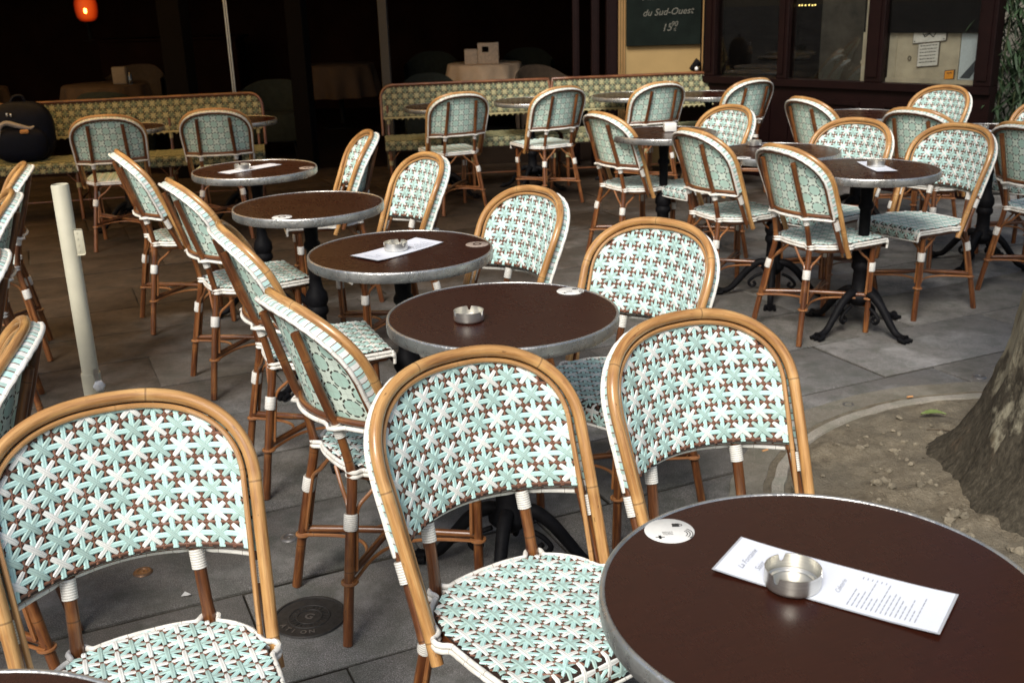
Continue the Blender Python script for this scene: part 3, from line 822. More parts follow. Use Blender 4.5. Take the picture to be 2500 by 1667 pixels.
# ------------------------------------------------------------------ benches
MAT['rings2'] = MAT['rings']
def bench(x0, y0, x1, y1, label, endl=True, endr=True):
    d = V((x1 - x0, y1 - y0)); L = d.length; root = empty('woven_bench', (x0, y0, 0), math.atan2(d.y, d.x))
    # local: x along, y toward wall positive
    ZTOP, ZB, YB, YF = .825, .565, .36, .0
    def bmap(a, b):
        return V((a + L / 2, .40 + .27 * (b - .565) , b)), V((0, -.965, .26))
    rc = .10
    def topz(a):
        if (a < 0 and not endl) or (a > 0 and not endr): return ZTOP
        e = L / 2 - abs(a)
        return ZTOP - (rc - sqrt(max(0, rc * rc - (rc - e) ** 2)) if e < rc else 0)
    bm = new_bm()
    weave(bm, lambda a, b: bmap(a, b + .69), lambda a, b: b + .69 > ZB + .005 and b + .69 < topz(a) - .012 and abs(a) < L / 2 - .012, (L / 2, .2), .046, 0, (0, 1, 2, 3))
    sheet(bm, lambda a, b: bmap(a, b), lambda b: L / 2 - .012 - (0 if b < ZTOP - rc else rc - sqrt(max(0, rc * rc - (b - ZTOP + rc) ** 2))), ZB, ZTOP - .012, 8, 20, -.001, 4)
    finish('woven_back', bm, ['olive_s', 'cream_s', 'cream2_s', 'bdark', 'hole'], root, recalc=False)
    fr = []
    for k in range(6): z = .43 + (ZTOP - rc - .43) * k / 6; fr.append((-L / 2, z))
    for k in range(7): t = pi / 2 * k / 6; fr.append((-L / 2 + rc - rc * cos(t), ZTOP - rc + rc * sin(t)) if endl else (-L / 2 + .002 * k, ZTOP - rc + rc * k / 6))
    for k in range(1, 12): fr.append((-L / 2 + rc + (L - 2 * rc) * k / 12, ZTOP))
    half = [(-x, z) for x, z in reversed(fr[:6])]
    for k in range(6, -1, -1): t = pi / 2 * k / 6; half.insert(6 - k, (L / 2 - rc + rc * cos(t), ZTOP - rc + rc * sin(t)) if endr else (L / 2 - .002 * k, ZTOP - rc + rc * k / 6))
    bm = new_bm(); tube(bm, [bmap(x, z)[0] for x, z in fr + half], .0125, 10); finish('back_frame', bm, 'amber', root)
    bm = new_bm(); tube(bm, [bmap(x, ZB)[0] for x in (-L / 2, 0, L / 2)], .008, 8)
    for k in range(int(L / .046)):    # scalloped lower edge
        x = -L / 2 + .03 + k * .046
        if x < L / 2 - .02:
            p = bmap(x, ZB - .004)[0]; tube(bm, [p + V((-.016, -.006, .008)), p + V((0, -.010, -.010)), p + V((.016, -.006, .008))], .0045, 6)
    finish('back_trim', bm, 'cream_s', root)
    # seat
    def smap(a, b):
        R = .02; yf = .02
        if b >= yf: return V((a + L / 2, b, .425)), V((0, 0, 1))
        t = yf - b
        if t < R * pi / 2: th = t / R; return V((a + L / 2, yf - R * sin(th), .425 - R * (1 - cos(th)))), V((0, -sin(th), cos(th)))
        return V((a + L / 2, yf - R, .425 - R - (t - R * pi / 2))), V((0, -1, 0))
    bm = new_bm()
    weave(bm, lambda a, b: smap(a, b + .18), lambda a, b: -.065 < b + .18 < .40 and abs(a) < L / 2 - .01, (L / 2, .3), .046, 0, (0, 1, 2, 3))
    sheet(bm, smap, lambda b: L / 2 - .008, -.07, .40, 14, 4, -.001, 4)
    finish('woven_seat', bm, ['olive_s', 'cream_s', 'cream2_s', 'bdark', 'hole'], root, recalc=False)
    bm = new_bm()
    box(bm, .01, L - .01, .03, .39, .385, .418)
    finish('seat_frame', bm, 'amber', root)
    nl = max(2, int(round(L / .75)) + 1)
    for k in range(nl):
        x = .05 + (L - .10) * k / (nl - 1)
        for (ya, yb) in ((.03, .0), (.37, .42)):
            bm = new_bm(); tube(bm, smooth_path([(x, ya, .40), (x, (ya + yb) / 2, .2), (x, yb, 0)], 4), .0135, 10); lg = finish('leg', bm, 'amber', root)
            bm = new_bm(); tube(bm, [V((x, ya + (yb - ya) * .35, .27)), V((x, ya + (yb - ya) * .45, .235))], .017, 12); finish('binding', bm, 'cream_s', lg)
        bm = new_bm()
        for (ya, yb) in ((.03, .13), (.37, .27)):
            tube(bm, [V((x, yb, .40)), V((x, ya, .27))], .005, 6)
        tube(bm, [V((x, .0, .14)), V((x, .40, .14))], .008, 8)
        if k < nl - 1:
            x2 = .05 + (L - .10) * (k + 1) / (nl - 1)
            tube(bm, [V((x, .012, .14)), V((x2, .012, .14))], .006, 8)
            for (xa, s) in ((x, 1), (x2, -1)): tube(bm, [V((xa + s * .12, .02, .40)), V((xa, .02, .26))], .005, 6)
        finish('brace', bm, 'amber', root)
        if True:
            bm = new_bm(); p = bmap(x - L / 2, .565)[0]; tube(bm, [p + V((0, .02, .1)), p + V((0, .012, -.05)), V((x, .385, .42))], .011, 8)
            bs = finish('back_post', bm, 'amber', root)
            bm = new_bm(); tube(bm, [p + V((0, .010, -.012)), p + V((0, .006, -.05))], .0145, 10); finish('binding', bm, 'cream_s', bs)
    tag(root, label, 'bench', 'woven cafe benches')
bench(-4.55, 7.55, -1.84, 8.14, 'woven bench at the left, with the dark blue bag on it')
bench(-.97, 8.45, .44, 8.62, 'left half of the long woven bench, before the white table cloth', endr=False)
bench(.455, 8.622, 1.86, 8.81, 'right half of the long woven bench, below the blackboard', endl=False)

# ------------------------------------------------------------------ pavement
def granite(name, a, b, isl=True):
    t = NT(name); o = t.obj()
    fine = t.noise(o, 320, 2, 0.7); med = t.noise(o, 60, 4, 0.7); big = t.noise(o, 1.6, 5, 0.6); mid = t.noise(o, 9, 4, 0.65)
    c = t.ramp(fine, [(0.35, tuple(x * .55 for x in a)), (0.5, a), (0.66, b)])
    c = t.mix(t.math('MULTIPLY', t.ramp(med, [(0.4, (0, 0, 0)), (0.7, (1, 1, 1))]), 0.35), c, tuple(x * .6 for x in a))
    c = t.mix(t.math('MULTIPLY', t.ramp(mid, [(0.45, (0, 0, 0)), (0.65, (1, 1, 1))]), 0.6), c, (a[0] * .50, a[1] * .58, a[2] * .52))
    c = t.mix(t.math('MULTIPLY', t.ramp(big, [(0.4, (0, 0, 0)), (0.65, (1, 1, 1))]), 0.4), c, (a[0] * .7, a[1] * .64, a[2] * .55))
    pt = t.noise(o, 3.3, 6, .7)
    c = t.mix(t.math('MULTIPLY', t.ramp(pt, [(0.52, (0, 0, 0)), (0.68, (1, 1, 1))]), 0.35), c, tuple(x * 1.25 for x in b))
    if isl:
        g = t.n.new('ShaderNodeNewGeometry').outputs['Random Per Island']
        c = t.mix(1.0, c, t.ramp(g, [(0, (.80, .78, .76)), (1, (1.15, 1.15, 1.17))]), 'MULTIPLY')
    if isl:   # slabs turn darker and browner towards the far left, varied by noise and per stone
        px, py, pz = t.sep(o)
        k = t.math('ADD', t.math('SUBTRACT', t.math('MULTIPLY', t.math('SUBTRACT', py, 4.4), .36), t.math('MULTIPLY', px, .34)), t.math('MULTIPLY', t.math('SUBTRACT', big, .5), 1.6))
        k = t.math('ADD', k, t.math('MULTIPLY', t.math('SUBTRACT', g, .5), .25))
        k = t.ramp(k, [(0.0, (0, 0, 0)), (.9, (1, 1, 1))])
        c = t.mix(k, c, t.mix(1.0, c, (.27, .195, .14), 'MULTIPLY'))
    t.set(c, t.ramp(mid, [(0.3, (.55,) * 3), (0.7, (.85,) * 3)]), 0, 0.15)
    t.bump(t.math('ADD', t.math('MULTIPLY', fine, .5), t.math('ADD', med, t.math('MULTIPLY', mid, 1.5))), 0.45, 0.004)
    return t.m
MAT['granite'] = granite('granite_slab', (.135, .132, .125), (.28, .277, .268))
MAT['joint'] = (lambda t: (t.set(t.mix(t.ramp(t.noise(t.obj(), 1.4, 4, .6), [(.45, (0, 0, 0)), (.62, (1, 1, 1))]), (.018, .016, .013), (.10, .09, .072)), .95, 0, .1), t.m)[1])(NT('dirty_joint'))
MAT['kerb'] = granite('kerb_stone', (.30, .28, .24), (.40, .38, .33), False)
MAT['kerb2'] = granite('kerb_outer', (.18, .165, .135), (.25, .235, .20), False)
bm = new_bm(); box(bm, -70, 70, -60, 80, -.6, -.012)
tag(finish('ground', bm, 'joint', smooth=False), kind='structure')
rnd = random.Random(11)
bm = new_bm(); ang = radians(24.0); dx, dy = cos(ang), sin(ang); PIT = V((1.803, 2.746))
for k in range(-14, 20):
    n0 = 2.155 + .448 * k + .0055; n1 = 2.155 + .448 * (k + 1) - .0055
    u = -9 + rnd.uniform(0, .8)
    while u < 12:
        Ls = rnd.choice((.62, .75, .88, 1.02)) + rnd.uniform(-.05, .05); u1 = u + Ls
        zj = rnd.uniform(-.004, .001); e = .007
        def W_(a, b, z): return V((a * dx - b * dy, a * dy + b * dx, z))
        jj = [rnd.uniform(-.006, .006) for _ in range(4)]
        o = [(u + .004 + jj[0], n0 + jj[1]), (u1 - .004 + jj[2], n0 + jj[1]), (u1 - .004 + jj[3], n1), (u + .004 + jj[0], n1)]
        i_ = [(o[0][0] + e, o[0][1] + e), (o[1][0] - e, o[1][1] + e), (o[2][0] - e, o[2][1] - e), (o[3][0] + e, o[3][1] - e)]
        w = W_((u + u1) / 2, (n0 + n1) / 2, 0)
        if -5.5 < w.x < 6.5 and -1.2 < w.y < 10.2:
            ov = [bm.verts.new(W_(a, b, -.011)) for a, b in o]; mv = [bm.verts.new(W_(a, b, zj - .004)) for a, b in o]; iv = [bm.verts.new(W_(a, b, zj)) for a, b in i_]
            for q in range(4):
                q2 = (q + 1) % 4
                bm.faces.new((ov[q], ov[q2], mv[q2], mv[q])); bm.faces.new((mv[q], mv[q2], iv[q2], iv[q]))
            bm.faces.new(iv)
        u = u1
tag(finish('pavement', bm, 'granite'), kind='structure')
# tree pit
def soilm():
    t = NT('dry_soil'); o = t.obj(); n = t.noise(o, 18, 6, .7); f = t.noise(o, 130, 4, .7); b = t.noise(o, 3, 4, .6)
    c = t.ramp(n, [(.3, (.105, .085, .060)), (.55, (.19, .162, .115)), (.75, (.29, .25, .185))])
    c = t.mix(t.math('MULTIPLY', t.ramp(f, [(.45, (0, 0, 0)), (.7, (1, 1, 1))]), .5), c, (.07, .056, .038))
    c = t.mix(t.math('MULTIPLY', t.ramp(b, [(.4, (0, 0, 0)), (.6, (1, 1, 1))]), .45), c, (.13, .12, .095))
    t.set(c, .95, 0, .15); t.bump(t.math('ADD', n, t.math('MULTIPLY', f, .6)), .8, .015); return t.m
MAT['soil'] = soilm()
def noisy_ring(bm, r0, r1, z0, z1, n=260, amp=.010):
    prof = [(r0, z0 - .02), (r0 + .006, z0), (r1 - .006, z1), (r1, z1 - .02)]; rows = []
    for (r, z) in prof:
        rows.append([bm.verts.new((PIT.x + (r + amp * noise.noise(V((k * .3, r, 0)))) * cos(2 * pi * k / n), PIT.y + (r + amp * noise.noise(V((k * .3, r * 5, 1)))) * sin(2 * pi * k / n), z)) for k in range(n)])
    for A, B in zip(rows, rows[1:]):
        for k in range(n): bm.faces.new((A[k], A[(k + 1) % n], B[(k + 1) % n], B[k]))
bm = new_bm(); noisy_ring(bm, 1.050, 1.165, .006, .005); tag(finish('pit_border', bm, 'kerb2'), kind='structure')
bm = new_bm(); lathe(bm, [(1.0, .0042), (1.07, .0042)], 96, loc=(PIT.x, PIT.y, 0)); tag(finish('pit_gutter', bm, 'soil'), kind='structure')
bm = new_bm(); noisy_ring(bm, .985, 1.035, .012, .010); tag(finish('pit_kerb', bm, 'kerb'), kind='structure')
TREE = V((1.86, 2.93))
def soil_z(x, y):
    d = (V((x, y)) - TREE).length; r = (V((x, y)) - PIT).length
    z = .004 + .055 * max(0, 1 - d / .85) ** 1.3 + .026 * noise.fractal(V((x * 6, y * 6, 0)), 1, 2, 5) + .008 * noise.noise(V((x * 28, y * 28, 3)))
    return max(.0045, z + .008) if r < .97 else .0045
bm = new_bm(); n = 130; rows = []
for i in range(60):
    r = .99 * i / 59
    rows.append([bm.verts.new((PIT.x + r * cos(2 * pi * k / n), PIT.y + r * sin(2 * pi * k / n), soil_z(PIT.x + r * cos(2 * pi * k / n), PIT.y + r * sin(2 * pi * k / n)))) for k in range(n)] if i else [bm.verts.new((PIT.x, PIT.y, .08))])
for i in range(1, 59):
    for k in range(n): bm.faces.new((rows[i][k], rows[i][(k + 1) % n], rows[i + 1][(k + 1) % n], rows[i + 1][k]))
for k in range(n): bm.faces.new((rows[0][0], rows[1][k], rows[1][(k + 1) % n]))
tag(finish('soil', bm, 'soil'), kind='structure')
MAT['pebble'] = plain('pale_pebble', (.17, .148, .108), .9, 0, .2, .5, 25, .3)
bm = new_bm()
for k in range(520):
    a = rnd.uniform(0, 2 * pi); r = .97 * sqrt(rnd.random()); x, y = PIT.x + r * cos(a), PIT.y + r * sin(a)
    s = rnd.choice((.002, .003, .004, .005, .007)) * rnd.uniform(.7, 1.4)
    if rnd.random() < .02: s = rnd.uniform(.014, .024)
    m = Matrix.Translation((x, y, soil_z(x, y) + s * .2)) @ Matrix.Rotation(rnd.uniform(0, 6), 4, 'Z') @ Matrix.Diagonal((s, s * rnd.uniform(.6, 1), s * rnd.uniform(.4, .8), 1))
    q = bmesh.ops.create_icosphere(bm, subdivisions=1, radius=1, matrix=m)
    for v in q['verts']: v.co += V((rnd.uniform(-1, 1), rnd.uniform(-1, 1), rnd.uniform(-1, 1))) * s * .18
for k in range(90):   # crumbly clods near the trunk
    a = rnd.uniform(2.2, 4.6); r = rnd.uniform(.50, .78); x, y = TREE.x + r * cos(a), TREE.y + r * sin(a)
    if (V((x, y)) - PIT).length > .95: continue
    s = rnd.choice((.008, .010, .014, .020)) * rnd.uniform(.7, 1.2)
    m = Matrix.Translation((x, y, soil_z(x, y) + s * .15)) @ Matrix.Rotation(rnd.uniform(0, 6), 4, 'Z') @ Matrix.Diagonal((s, s * rnd.uniform(.6, 1), s * rnd.uniform(.35, .7), 1))
    q = bmesh.ops.create_icosphere(bm, subdivisions=2, radius=1, matrix=m)
    for v in q['verts']: v.co += V((noise.noise(v.co * 90), noise.noise(v.co * 90 + V((5, 0, 0))), noise.noise(v.co * 90 + V((0, 5, 0))))) * s * .5
tag(finish('pebbles', bm, 'pebble', smooth=False), 'small pale pebbles and crumbs scattered on the dry soil', 'pebbles', kind='stuff')
MAT['notice_p'] = plain('scrap_white', (.6, .6, .57), .7)
MAT['butt'] = plain('orange_filter_paper', (.50, .25, .10), .8)
MAT['leaf_m'] = plain('green_leaf', (.14, .19, .055), .55, 0, .4, .25, 40)
MAT['twig'] = plain('dry_twig', (.07, .048, .03), .9)
for (x, y, z, a, lab) in ((.861, 3.318, .002, .5, 'orange cigarette end on the slabs left of the tree pit'), (1.517, 3.745, .012, .2, 'orange cigarette end lying on the curved kerb')):
    bm = new_bm(); tube(bm, [V((-.012, 0, .004)), V((.012, 0, .004))], .0038, 10); o = finish('cigarette_butt', bm, 'butt'); o.location = (x, y, z); o.rotation_euler = (0, 0, a); tag(o, lab, 'cigarette end')
bm = new_bm(); lf = []
for i in range(13):
    t = i / 12; w = .017 * sin(pi * min(1, t * 1.05)) ** .7 * (1 + .2 * sin(i * 2.6)); z = .012 + .010 * sin(t * 3)
    lf.append([bm.verts.new((-.045 + .09 * t, w, z + .006)), bm.verts.new((-.045 + .09 * t, 0, z)), bm.verts.new((-.045 + .09 * t, -w, z + .005))])
for A, B in zip(lf, lf[1:]):
    for q in range(2): bm.faces.new((A[q], A[q + 1], B[q + 1], B[q]))
o = finish('fallen_leaf', bm, 'leaf_m'); o.location = (1.531, 3.551, soil_z(1.531, 3.551)); o.rotation_euler = (0, 0, -.12); tag(o, 'single green leaf lying on the soil of the tree pit', 'leaf')
for (x, y, a, L_, lab) in ((1.33, 3.47, .05, .085, 'thin straight twig on the soil, nearer the kerb'), (1.44, 3.38, -.3, .075, 'curved dry twig on the soil')):
    bm = new_bm(); z = soil_z(x, y) + .004
    tube(bm, smooth_path([(x, y, z), (x + L_ * .5 * cos(a), y + L_ * .5 * sin(a), z + .004), (x + L_ * cos(a + .1), y + L_ * sin(a + .1), z)], 4), .0018, 6); tag(finish('twig', bm, 'twig'), lab, 'twig')

bm = new_bm(); vs = [bm.verts.new(v) for v in ((-.012, -.004, .003), (.010, -.008, .008), (.014, .004, .004), (-.004, .009, .010))]; bm.faces.new(vs)
o = finish('paper_scrap', bm, 'notice_p', recalc=False); o.location = (-.905, 2.50, .001); tag(o, 'tiny torn white paper scrap on the slabs below the bottom left chair back', 'paper scrap')

# ------------------------------------------------------------------ tree trunk
def bark():
    t = NT('plane_tree_bark'); o = t.obj(); z = t.sep(o)[2]
    n = t.noise(t.mapping(o, (1, 1, .6)), 7, 6, .65); f = t.noise(t.mapping(o, (1, 1, .5)), 55, 5, .7)
    vo = t.n.new('ShaderNodeTexVoronoi'); vo.inputs['Scale'].default_value = 9; t.put(vo.inputs['Vector'], t.mapping(o, (1.4, 1.4, .7))); 
    pale = t.ramp(n, [(.35, (.15, .135, .095)), (.6, (.22, .205, .15))])
    pale = t.mix(t.ramp(vo.outputs['Distance'], [(.12, (1, 1, 1)), (.2, (0, 0, 0))]), pale, (.10, .085, .055))
    rough_ = t.ramp(f, [(.35, (.028, .024, .017)), (.55, (.058, .050, .036)), (.8, (.12, .105, .078))])
    rough_ = t.mix(t.math('MULTIPLY', t.ramp(n, [(.6, (0, 0, 0)), (.72, (1, 1, 1))]), .5), rough_, (.15, .10, .06))
    mk = t.math('ADD', t.math('MULTIPLY', t.math('SUBTRACT', z, .36), 3.4), t.math('MULTIPLY', t.math('SUBTRACT', n, .5), 4.0))
    mk = t.ramp(t.math('ADD', mk, .5), [(.35, (0, 0, 0)), (.6, (1, 1, 1))])
    t.set(t.mix(mk, rough_, pale), .9, 0, .2)
    hgt = t.math('ADD', f, t.math('MULTIPLY', n, 1.5)); t.bump(hgt, .6, .012); return t.m
MAT['bark'] = bark()
root = empty('plane_tree', (TREE.x, TREE.y, 0)); bm = new_bm(); n = 140; rows = []
zs = [-.05 + .012 * i for i in range(12)] + [.10 + .03 * i for i in range(40)] + [1.3 + .15 * i for i in range(20)]
for z in zs:
    r0 = .30 + .10 * math.exp(-max(0, z) / .55) + .15 * math.exp(-max(0, z) / .16); row = []
    for k in range(n):
        a = 2 * pi * k / n
        lobe = 1 + (.10 * math.exp(-max(0, z) / .3)) * (sin(3 * a + 1.0) * .6 + sin(5 * a + 2.2) * .5)
        q = V((cos(a) * 2.2, sin(a) * 2.2, z * 1.6)); d = .022 * noise.fractal(q * 1.6, 1, 2, 4) + .010 * noise.fractal(q * 7, 1, 2, 3) * (.9 if z < .4 else .5)
        r = r0 * lobe + d
        row.append(bm.verts.new((r * cos(a) + .03 * z * .4, r * sin(a), z)))
    rows.append(row)
for A, B in zip(rows, rows[1:]):
    for k in range(n): bm.faces.new((A[k], A[(k + 1) % n], B[(k + 1) % n], B[k]))
bm.faces.new(rows[-1]); finish('trunk', bm, 'bark', root)
bm = new_bm()   # a knot scar
lathe(bm, [(.0, .004), (.022, .006), (.030, .018), (.040, .012), (.050, 0)], 24)
kn = finish('knot', bm, 'bark', root); kn.rotation_euler = (radians(90), 0, radians(-55)); kn.scale = (.7, 1.6, 1); kn.location = (-.305, -.215, .60)
tag(root, 'plane tree trunk flaring into the round soil pit at the right edge', 'tree')

# ------------------------------------------------------------------ parasol stand
MAT['cream_metal'] = plain('cream_painted_metal', (.50, .475, .36), .42, 0, .5, .06, 18)
MAT['nylon'] = plain('white_nylon', (.72, .72, .70), .4)
root = empty('parasol_stand', (-1.488, 3.5, 0)); 
bm = new_bm(); tube(bm, [V((0, 0, .12)), V((0, 0, .962)), V((0, 0, .966))], [.0285, .0285, .0265], 32, cap=False); lathe(bm, [(.0265, .966), (.0255, .95), (.0255, .8)], 32); finish('tube', bm, 'cream_metal', root)
bm = new_bm(); lathe(bm, [(.0, .03), (.033, .03), (.033, .296), (.0325, .30), (.0288, .30)], 32); finish('collar', bm, 'cream_metal', root)
bm = new_bm(); box(bm, -.019, .019, -.0015, .0015, -.045, .045, bev=.006); 
for z in (-.03, -.01, .012, .032): tube(bm, [V((0, -.003, z)), V((0, .003, z))], .0035, 8)
o = finish('bracket_plate', bm, 'cream_metal', root); o.location = (.034, -.008, .77); o.rotation_euler = (0, 0, .2)
bm = new_bm(); box(bm, -.008, .008, -.002, .002, -.035, .02); o = finish('clamp_strap', bm, 'steel', root); o.location = (.026, -.022, .30); o.rotation_euler = (0, 0, .9)
bm = new_bm(); n = 6
pr = [(0, .018), (.010, .018), (.018, .014), (.0215, .006), (.0215, 0), (0, 0)]
lathe(bm, pr, 6); lathe(bm, [(0, 0), (.006, 0), (.006, -.02), (0, -.02)], 12); kb = finish('knob', bm, 'nylon', root); kb.location = (.036, -.034, .262); kb.rotation_euler = (radians(90), 0, radians(38))
bm = new_bm(); lathe(bm, [(0, 0), (.22, 0), (.235, .01), (.235, .035), (.22, .045), (.05, .05), (0, .05)], 48); finish('base', bm, 'iron', root)
tag(root, 'cream metal parasol tube with a white clamp knob, standing left of the tables', 'parasol stand')

# ------------------------------------------------------------------ manhole, studs
MAT['castcover'] = plain('worn_cast_cover', (.030, .028, .026), .6, .3, .5, .4, 60, .5)
MAT['brass'] = plain('worn_brass', (.22, .13, .075), .45, .8, .5, .25, 40, .2)
MAT['studg'] = plain('grey_metal_stud', (.17, .165, .16), .5, .7, .5, .2, 40, .2)
root = empty('manhole_cover', (-.549, 2.382, .001), radians(-20)); bm = new_bm()
lathe(bm, [(0, .0015), (.030, .0015), (.031, .0035), (.034, .0035), (.035, .0015), (.050, .0015), (.051, .0035), (.054, .0035), (.055, .0015), (.088, .0015), (.089, .004), (.094, .004), (.096, 0)], 64)
for k in range(24):
    a = 2 * pi * k / 24; m = Matrix.Rotation(a, 4, 'Z'); box(bm, .036, .049, -.0008, .0008, .001, .0032, mat=m)
finish('cover', bm, 'castcover', root)
bm = new_bm()
for i, ch in enumerate('ATION'):
    a = radians(-125 + i * 17); add_text(bm, ch, .021, Matrix.Rotation(a + pi / 2, 4, 'Z') @ Matrix.Translation((-.006, -.080, .0040)), bold=.0006)
add_text(bm, 'G', .034, Matrix.Translation((-.012, -.012, .0035)), bold=.001)
finish('lettering', bm, 'studg', root, smooth=False)
tag(root, 'small round cast iron cover with worn lettering, in the slabs between two foreground chairs', 'manhole cover')
for (x, y, m_, lab) in ((-.683, 2.809, 'studg', 'grey round metal stud in the slabs beside a chair leg'), (-1.065, 2.634, 'brass', 'copper coloured round stud seen under the bottom left chair back'), (1.272, 3.713, 'studg', 'round metal stud at the edge of the tree pit border'), (1.882, 3.97, 'studg', 'round metal stud beside the tree trunk')):
    root = empty('ground_stud', (x, y, .001)); bm = new_bm(); lathe(bm, [(.0, .004), (.003, .004), (.004, .0028), (.013, .003), (.014, .0045), (.017, .0055), (.0245, .004), (.0275, 0)], 40); finish('disc', bm, m_, root)
    tag(root, lab, 'ground stud')

# ------------------------------------------------------------------ cafe building
MAT['paint'] = plain('dark_oxblood_paint', (.007, .0022, .0020), .5, 0, .12, .2, 12)
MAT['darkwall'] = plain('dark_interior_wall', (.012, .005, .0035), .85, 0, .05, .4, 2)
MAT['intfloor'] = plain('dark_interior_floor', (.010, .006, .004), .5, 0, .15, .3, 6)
MAT['stonewall'] = plain('beige_stone_wall', (.40, .355, .26), .85, 0, .3, .18, 7, .3)
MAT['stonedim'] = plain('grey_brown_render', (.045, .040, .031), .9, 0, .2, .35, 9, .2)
MAT['palewall'] = plain('pale_limestone', (.26, .24, .195), .85, 0, .3, .12, 5, .3)
MAT['cream_panel'] = plain('cream_painted_panel', (.28, .19, .075), .6, 0, .4, .08, 4)
MAT['cream_edge'] = plain('ochre_moulding', (.22, .125, .042), .6, 0, .4, .1, 8)
MAT['board'] = plain('green_black_slate', (.0055, .0085, .007), .7, 0, .06, .35, 6)
MAT['smallglow'] = (lambda t: (t.set((.8, .6, .2), .5, Emission_Color=(1, .72, .22, 1), Emission_Strength=1.2), t.m)[1])(NT('small_bulb_glow'))
MAT['chalk'] = plain('chalk', (.11, .108, .09), .95, 0, .1, .3, 120)
MAT['blind'] = plain('black_blind', (.004, .0032, .003), .8, 0, .05)
cafe = empty('cafe_building', (0, 9.5, 0))
def part(name, bm, m, parent=cafe, smooth=False):
    o = finish(name, bm, m, None, smooth); o.parent = parent; o.matrix_parent_inverse = Matrix.Translation(-parent.location) if parent.type == 'EMPTY' and parent.rotation_euler.z == 0 else Matrix.Identity(4); return o
A0 = V((1.793, 9.195)); TD = V((.7005, -.7137)); NW = V((-.7137, -.7005))
FM = Matrix(((TD.x, -NW.x, 0, A0.x), (TD.y, -NW.y, 0, A0.y), (0, 0, 1, 0), (0, 0, 0, 1)))   # local x along the wall, y inward, z up
def fbox(bm, s0, s1, d0, d1, z0, z1, bev=0): box(bm, s0, s1, d0, d1, z0, z1, bev=bev, mat=FM)
bm = new_bm()
fbox(bm, -.35, 2.317, .0, .10, 0, .745); fbox(bm, -.35, 2.317, -.035, .12, .745, .80)
for (a, b) in ((.02, .56), (.70, 1.34), (1.52, 2.16)):     # raised mouldings on the base panels
    for (p, q, r, s) in ((a, b, .12, .15), (a, b, .62, .65), (a, a + .03, .15, .62), (b - .03, b, .15, .62)): fbox(bm, p, q, -.018, .004, r, s)
fbox(bm, -.35, 2.317, -.05, .004, .003, .09)
part('base_panel', bm, 'paint')
for i, (a, b) in enumerate(((.605, .695), (1.365, 1.500), (2.192, 2.317), (-.10, -.0))):
    bm = new_bm(); fbox(bm, a, b, -.02, .11, .8, 2.75, bev=.006); fbox(bm, a + .03, b - .03, -.032, -.015, .84, 2.7); part('window_post', bm, 'paint')
bm = new_bm(); fbox(bm, -.35, 2.317, -.03, .12, 2.75, 3.3); part('fascia', bm, 'paint')
for i, (a, b) in enumerate(((0.0, .605), (.695, 1.365), (1.500, 2.192))):
    bm = new_bm(); fbox(bm, a, b, .03, .036, .80, 2.75); w = part('window', bm, 'pane')
# behind the panes; stone and white panels model the street reflected in the glass
bm = new_bm(); fbox(bm, -.3, .93, .16, .2, .0, 2.8); part('inner_screen', bm, 'blind')
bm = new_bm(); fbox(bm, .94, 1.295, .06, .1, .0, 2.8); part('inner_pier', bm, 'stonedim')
bm = new_bm(); fbox(bm, 1.302, 1.42, .050, .16, .0, 1.16); fbox(bm, 1.315, 1.43, .055, .16, 1.162, 2.8); fbox(bm, 1.296, 1.425, .045, .049, .93, .955); part('stone_strip', bm, 'stonewall')
bm = new_bm(); fbox(bm, 1.46, 2.035, .082, .16, 0, 2.8); fbox(bm, 1.46, 2.3, .060, .080, .60, .832); fbox(bm, 1.55, 1.562, .072, .081, .834, 2.8); part('reflected_stone_panel', bm, 'stonewall')
bm = new_bm(); fbox(bm, 1.50, 2.192, .045, .055, 1.158, 2.75); part('blind', bm, 'blind')
bm = new_bm(); fbox(bm, 2.04, 2.2, .083, .1, .834, 2.8); part('reflected_white_panel', bm, plain('grey_white_panel', (.44, .50, .52), .5, 0, .4, .12, 120))
bm = new_bm()
vs = [(2.055, .845), (2.125, .845), (2.20, .965), (2.20, 1.03)]
f4 = [bm.verts.new(FM @ V((x, .079, z))) for x, z in vs] + [bm.verts.new(FM @ V((x, .082, z))) for x, z in vs]
bm.faces.new((f4[0], f4[1], f4[2], f4[3])); bm.faces.new((f4[7], f4[6], f4[5], f4[4]))
for q in range(4): bm.faces.new((f4[q], f4[q + 4], f4[(q + 1) % 4 + 4], f4[(q + 1) % 4]))
part('reflected_dark_stripe', bm, plain('slate_stripe', (.035, .045, .055), .5))
MAT['notice'] = plain('notice_white', (.58, .57, .52), .6); MAT['notice_fr'] = plain('notice_frame', (.10, .075, .05), .7); MAT['orange'] = plain('orange_card', (.72, .28, .02), .6)
